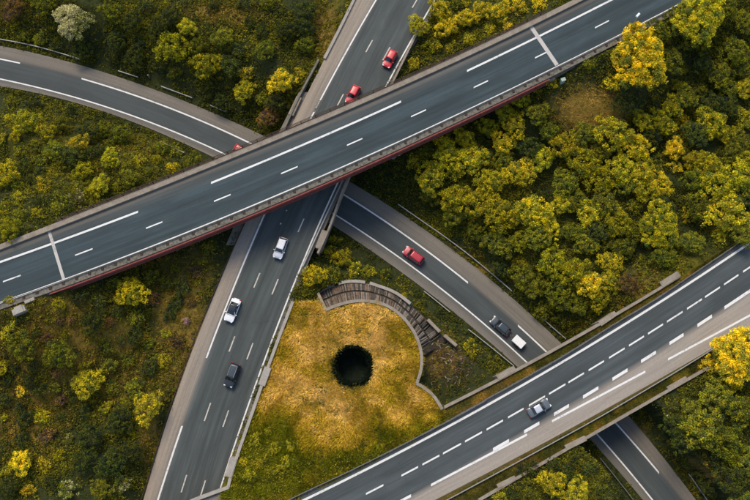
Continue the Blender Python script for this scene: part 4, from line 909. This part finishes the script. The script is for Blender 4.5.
# undergrowth: low leafy clumps
def undergrowth(n, seed):
    r = np.random.RandomState(seed); px = r.uniform(-15, 765, n); py = r.uniform(-15, 515, n); x, y, z = surf(px, py)
    g, gr_, b = zones(x, y, z); dens = np.clip(1.0-g*1.6-b*.75-gr_*.1, .04, 1); patch = vnoise(x, y, 2.6, 77)+vnoise(x, y, 7, 78)+.5
    dens = dens*np.clip(patch*1.7, .08, 1)
    dens = np.where(interior_pit(px, py), np.where(px < 432, 0, .12), dens)
    ok = free(x, y, .35) & (r.uniform(0, 1, n) < dens); x, y, z, g, gr_, b = [q[ok] for q in (x, y, z, g, gr_, b)]; n = len(x)
    K = 15; R0 = r.uniform(.22, .7, n)
    d = r.normal(size=(n, K, 3)); d[..., 2] = abs(d[..., 2])*.8+.1; d /= np.linalg.norm(d, axis=-1)[..., None]
    P = np.stack([x, y, z], -1)[:, None, :] + d*R0[:, None, None]*r.uniform(.5, 1.1, (n, K, 1))
    nr = d*.7+r.normal(size=d.shape)*.5; nr[..., 2] += .3; nr /= np.linalg.norm(nr, axis=-1)[..., None]
    a = np.cross(nr, r.normal(size=nr.shape)); a /= np.linalg.norm(a, axis=-1)[..., None]; bb = np.cross(nr, a); s = r.uniform(.08, .19, (n, K, 1))
    Q = np.stack([P-a*s, P-bb*s*.6, P+a*s, P+bb*s*.6], 2).reshape(-1, 4, 3)
    t = r.uniform(0, 1, n)+gr_*.5+vnoise(x, y, 5, 9)*.6
    pal = np.array([(.045,.060,.020),(.10,.105,.018),(.22,.20,.018),(.38,.31,.02)]); ci = np.clip(t*2.1, 0, 2.999); i0 = ci.astype(int); fr = (ci-i0)[:, None]
    c = pal[i0]*(1-fr)+pal[i0+1]*fr
    bw = (r.uniform(0, 1, n) < b*.6)[:, None]; c = np.where(bw, np.array([.28, .19, .03])*r.uniform(.5, 1.2, (n, 1)), c)
    C = (c[:, None, :]*r.uniform(.7, 1.25, (n, K, 1))).reshape(-1, 3)
    o = bpy.data.objects.new('undergrowth', quads_mesh('undergrowth', Q, C, M['blade'])); COL.objects.link(o); tag(o, 'low leafy undergrowth covering the ground between the trees', 'undergrowth', None, 'stuff')
undergrowth(120000, 5)
def grass(name, x, y, z, base, n_b, ln, wd, seed, label, flow=1.0):
    r = np.random.RandomState(seed); n = len(x); th = (vnoise(x, y, 5, 31)+vnoise(x, y, 2.2, 32)*.8)*7*flow
    th = th[:, None]+r.normal(0, .65, (n, n_b)); L_ = ln*r.uniform(.5, 1.3, (n, n_b)); el = r.uniform(.25, 1.1, (n, n_b))
    d = np.stack([np.cos(th)*np.cos(el), np.sin(th)*np.cos(el), np.sin(el)], -1)*L_[..., None]; side = np.stack([-np.sin(th), np.cos(th), np.zeros_like(th)], -1)*wd*r.uniform(.6, 1.4, (n, n_b, 1))
    P = np.stack([x, y, z], -1)[:, None, :]+r.normal(0, .07, (n, n_b, 3))*np.array([1, 1, 0]); mid = P+d*.6; tip = P+d*np.array([1.1, 1.1, .75])
    Q = np.stack([P-side*.7, P+side*.7, mid+side, tip], 2).reshape(-1, 4, 3)
    C = (base[:, None, :]*r.uniform(.55, 1.4, (n, n_b, 1))).reshape(-1, 3)
    o = bpy.data.objects.new(name, quads_mesh(name, Q, C, M['blade'])); COL.objects.link(o); tag(o, label, 'grass', None, 'stuff')
r = np.random.RandomState(8); n = 40000
px = r.uniform(215, 460, n); py = r.uniform(295, 505, n); x, y, z = surf(px, py)
ok = poly_in(x, y, FIELD) & free(x, y, .8, .2); x, y, z = x[ok], y[ok], z[ok]
g, gr_, b = zones(x, y, z); t = g+vnoise(x, y, 3.5, 41)*.75+vnoise(x, y, 1.2, 42)*.7-gr_*.75; rr = r.uniform(0, 1, len(x))
pal = np.array([(.21,.22,.012),(.46,.34,.018),(.74,.50,.055),(.95,.70,.22)]); ci = np.clip((t+.25)*1.9+r.normal(0, .35, len(x)), 0, 2.999); i0 = ci.astype(int); fr = (ci-i0)[:, None]
grass('golden_grass', x, y, z, pal[i0]*(1-fr)+pal[i0+1]*fr, 5, .75, .042, 3, 'long dry golden grass covering the field around the round pit')
n = 90000; px = r.uniform(-10, 760, n); py = r.uniform(-10, 510, n); x, y, z = surf(px, py); g, gr_, b = zones(x, y, z)
ok = free(x, y, .1) & ~poly_in(x, y, FIELD) & (r.uniform(0, 1, n) < np.clip(b*1.1+gr_*.5+g+.03, 0, 1)) & ~interior_pit(px, py)
x, y, z, g, gr_, b = [q[ok] for q in (x, y, z, g, gr_, b)]; t = b*1.2+g*1.5-gr_*.8+vnoise(x, y, 4, 51)*1.4+r.normal(0, .25, len(x))
pal = np.array([(.08,.088,.014),(.19,.17,.016),(.30,.20,.028),(.55,.34,.07)]); ci = np.clip((t+.45)*1.7, 0, 2.999); i0 = ci.astype(int); fr = (ci-i0)[:, None]
grass('meadow_grass', x, y, z, pal[i0]*(1-fr)+pal[i0+1]*fr, 4, .42, .026, 4, 'patchy brown and green meadow grass beside the roads')
# verge grass on the wide road and along kerbs
def between(fa, oa, fb, ob, lo, hi, n, seed, axis=0, z=ZR):
    r = np.random.RandomState(seed); s = r.uniform(lo, hi, n); a = fa(s)+oa; b = fb(s)+ob; q = a+(b-a)*r.uniform(0, 1, n); zz = np.broadcast_to(z(s) if callable(z) else z, s.shape)+.03
    return (s, q, zz) if axis == 0 else (q, s, zz)
parts_ = [between(R_Np, -.3, R_Nl, 1.1, up(445,405,ZR)[0], up(760,230,ZR)[0], 5000, 1), between(R_So, -.3, R_Sp, .3, up(410,505,ZR)[0], up(740,350,ZR)[0], 9000, 2), between(R_Nl, 1.2, R_Nl, 2.2, up(280,505,ZR)[0], up(445,430,ZR)[0], 1600, 6)]
x, y, z = [np.concatenate([p[i] for p in parts_]) for i in range(3)]
t = vnoise(x, y, 2.5, 61)*1.6+vnoise(x, y, .9, 62)+rs.normal(0, .25, len(x))+.5; ci = np.clip(t*2.2, 0, 2.999); i0 = ci.astype(int); fr = (ci-i0)[:, None]
pal = np.array([(.07,.075,.014),(.17,.15,.016),(.26,.17,.025),(.46,.25,.04)])
grass('verge_grass', x, y, z, pal[i0]*(1-fr)+pal[i0+1]*fr, 4, .3, .024, 9, 'brown and green grass on the verges of the wide road')
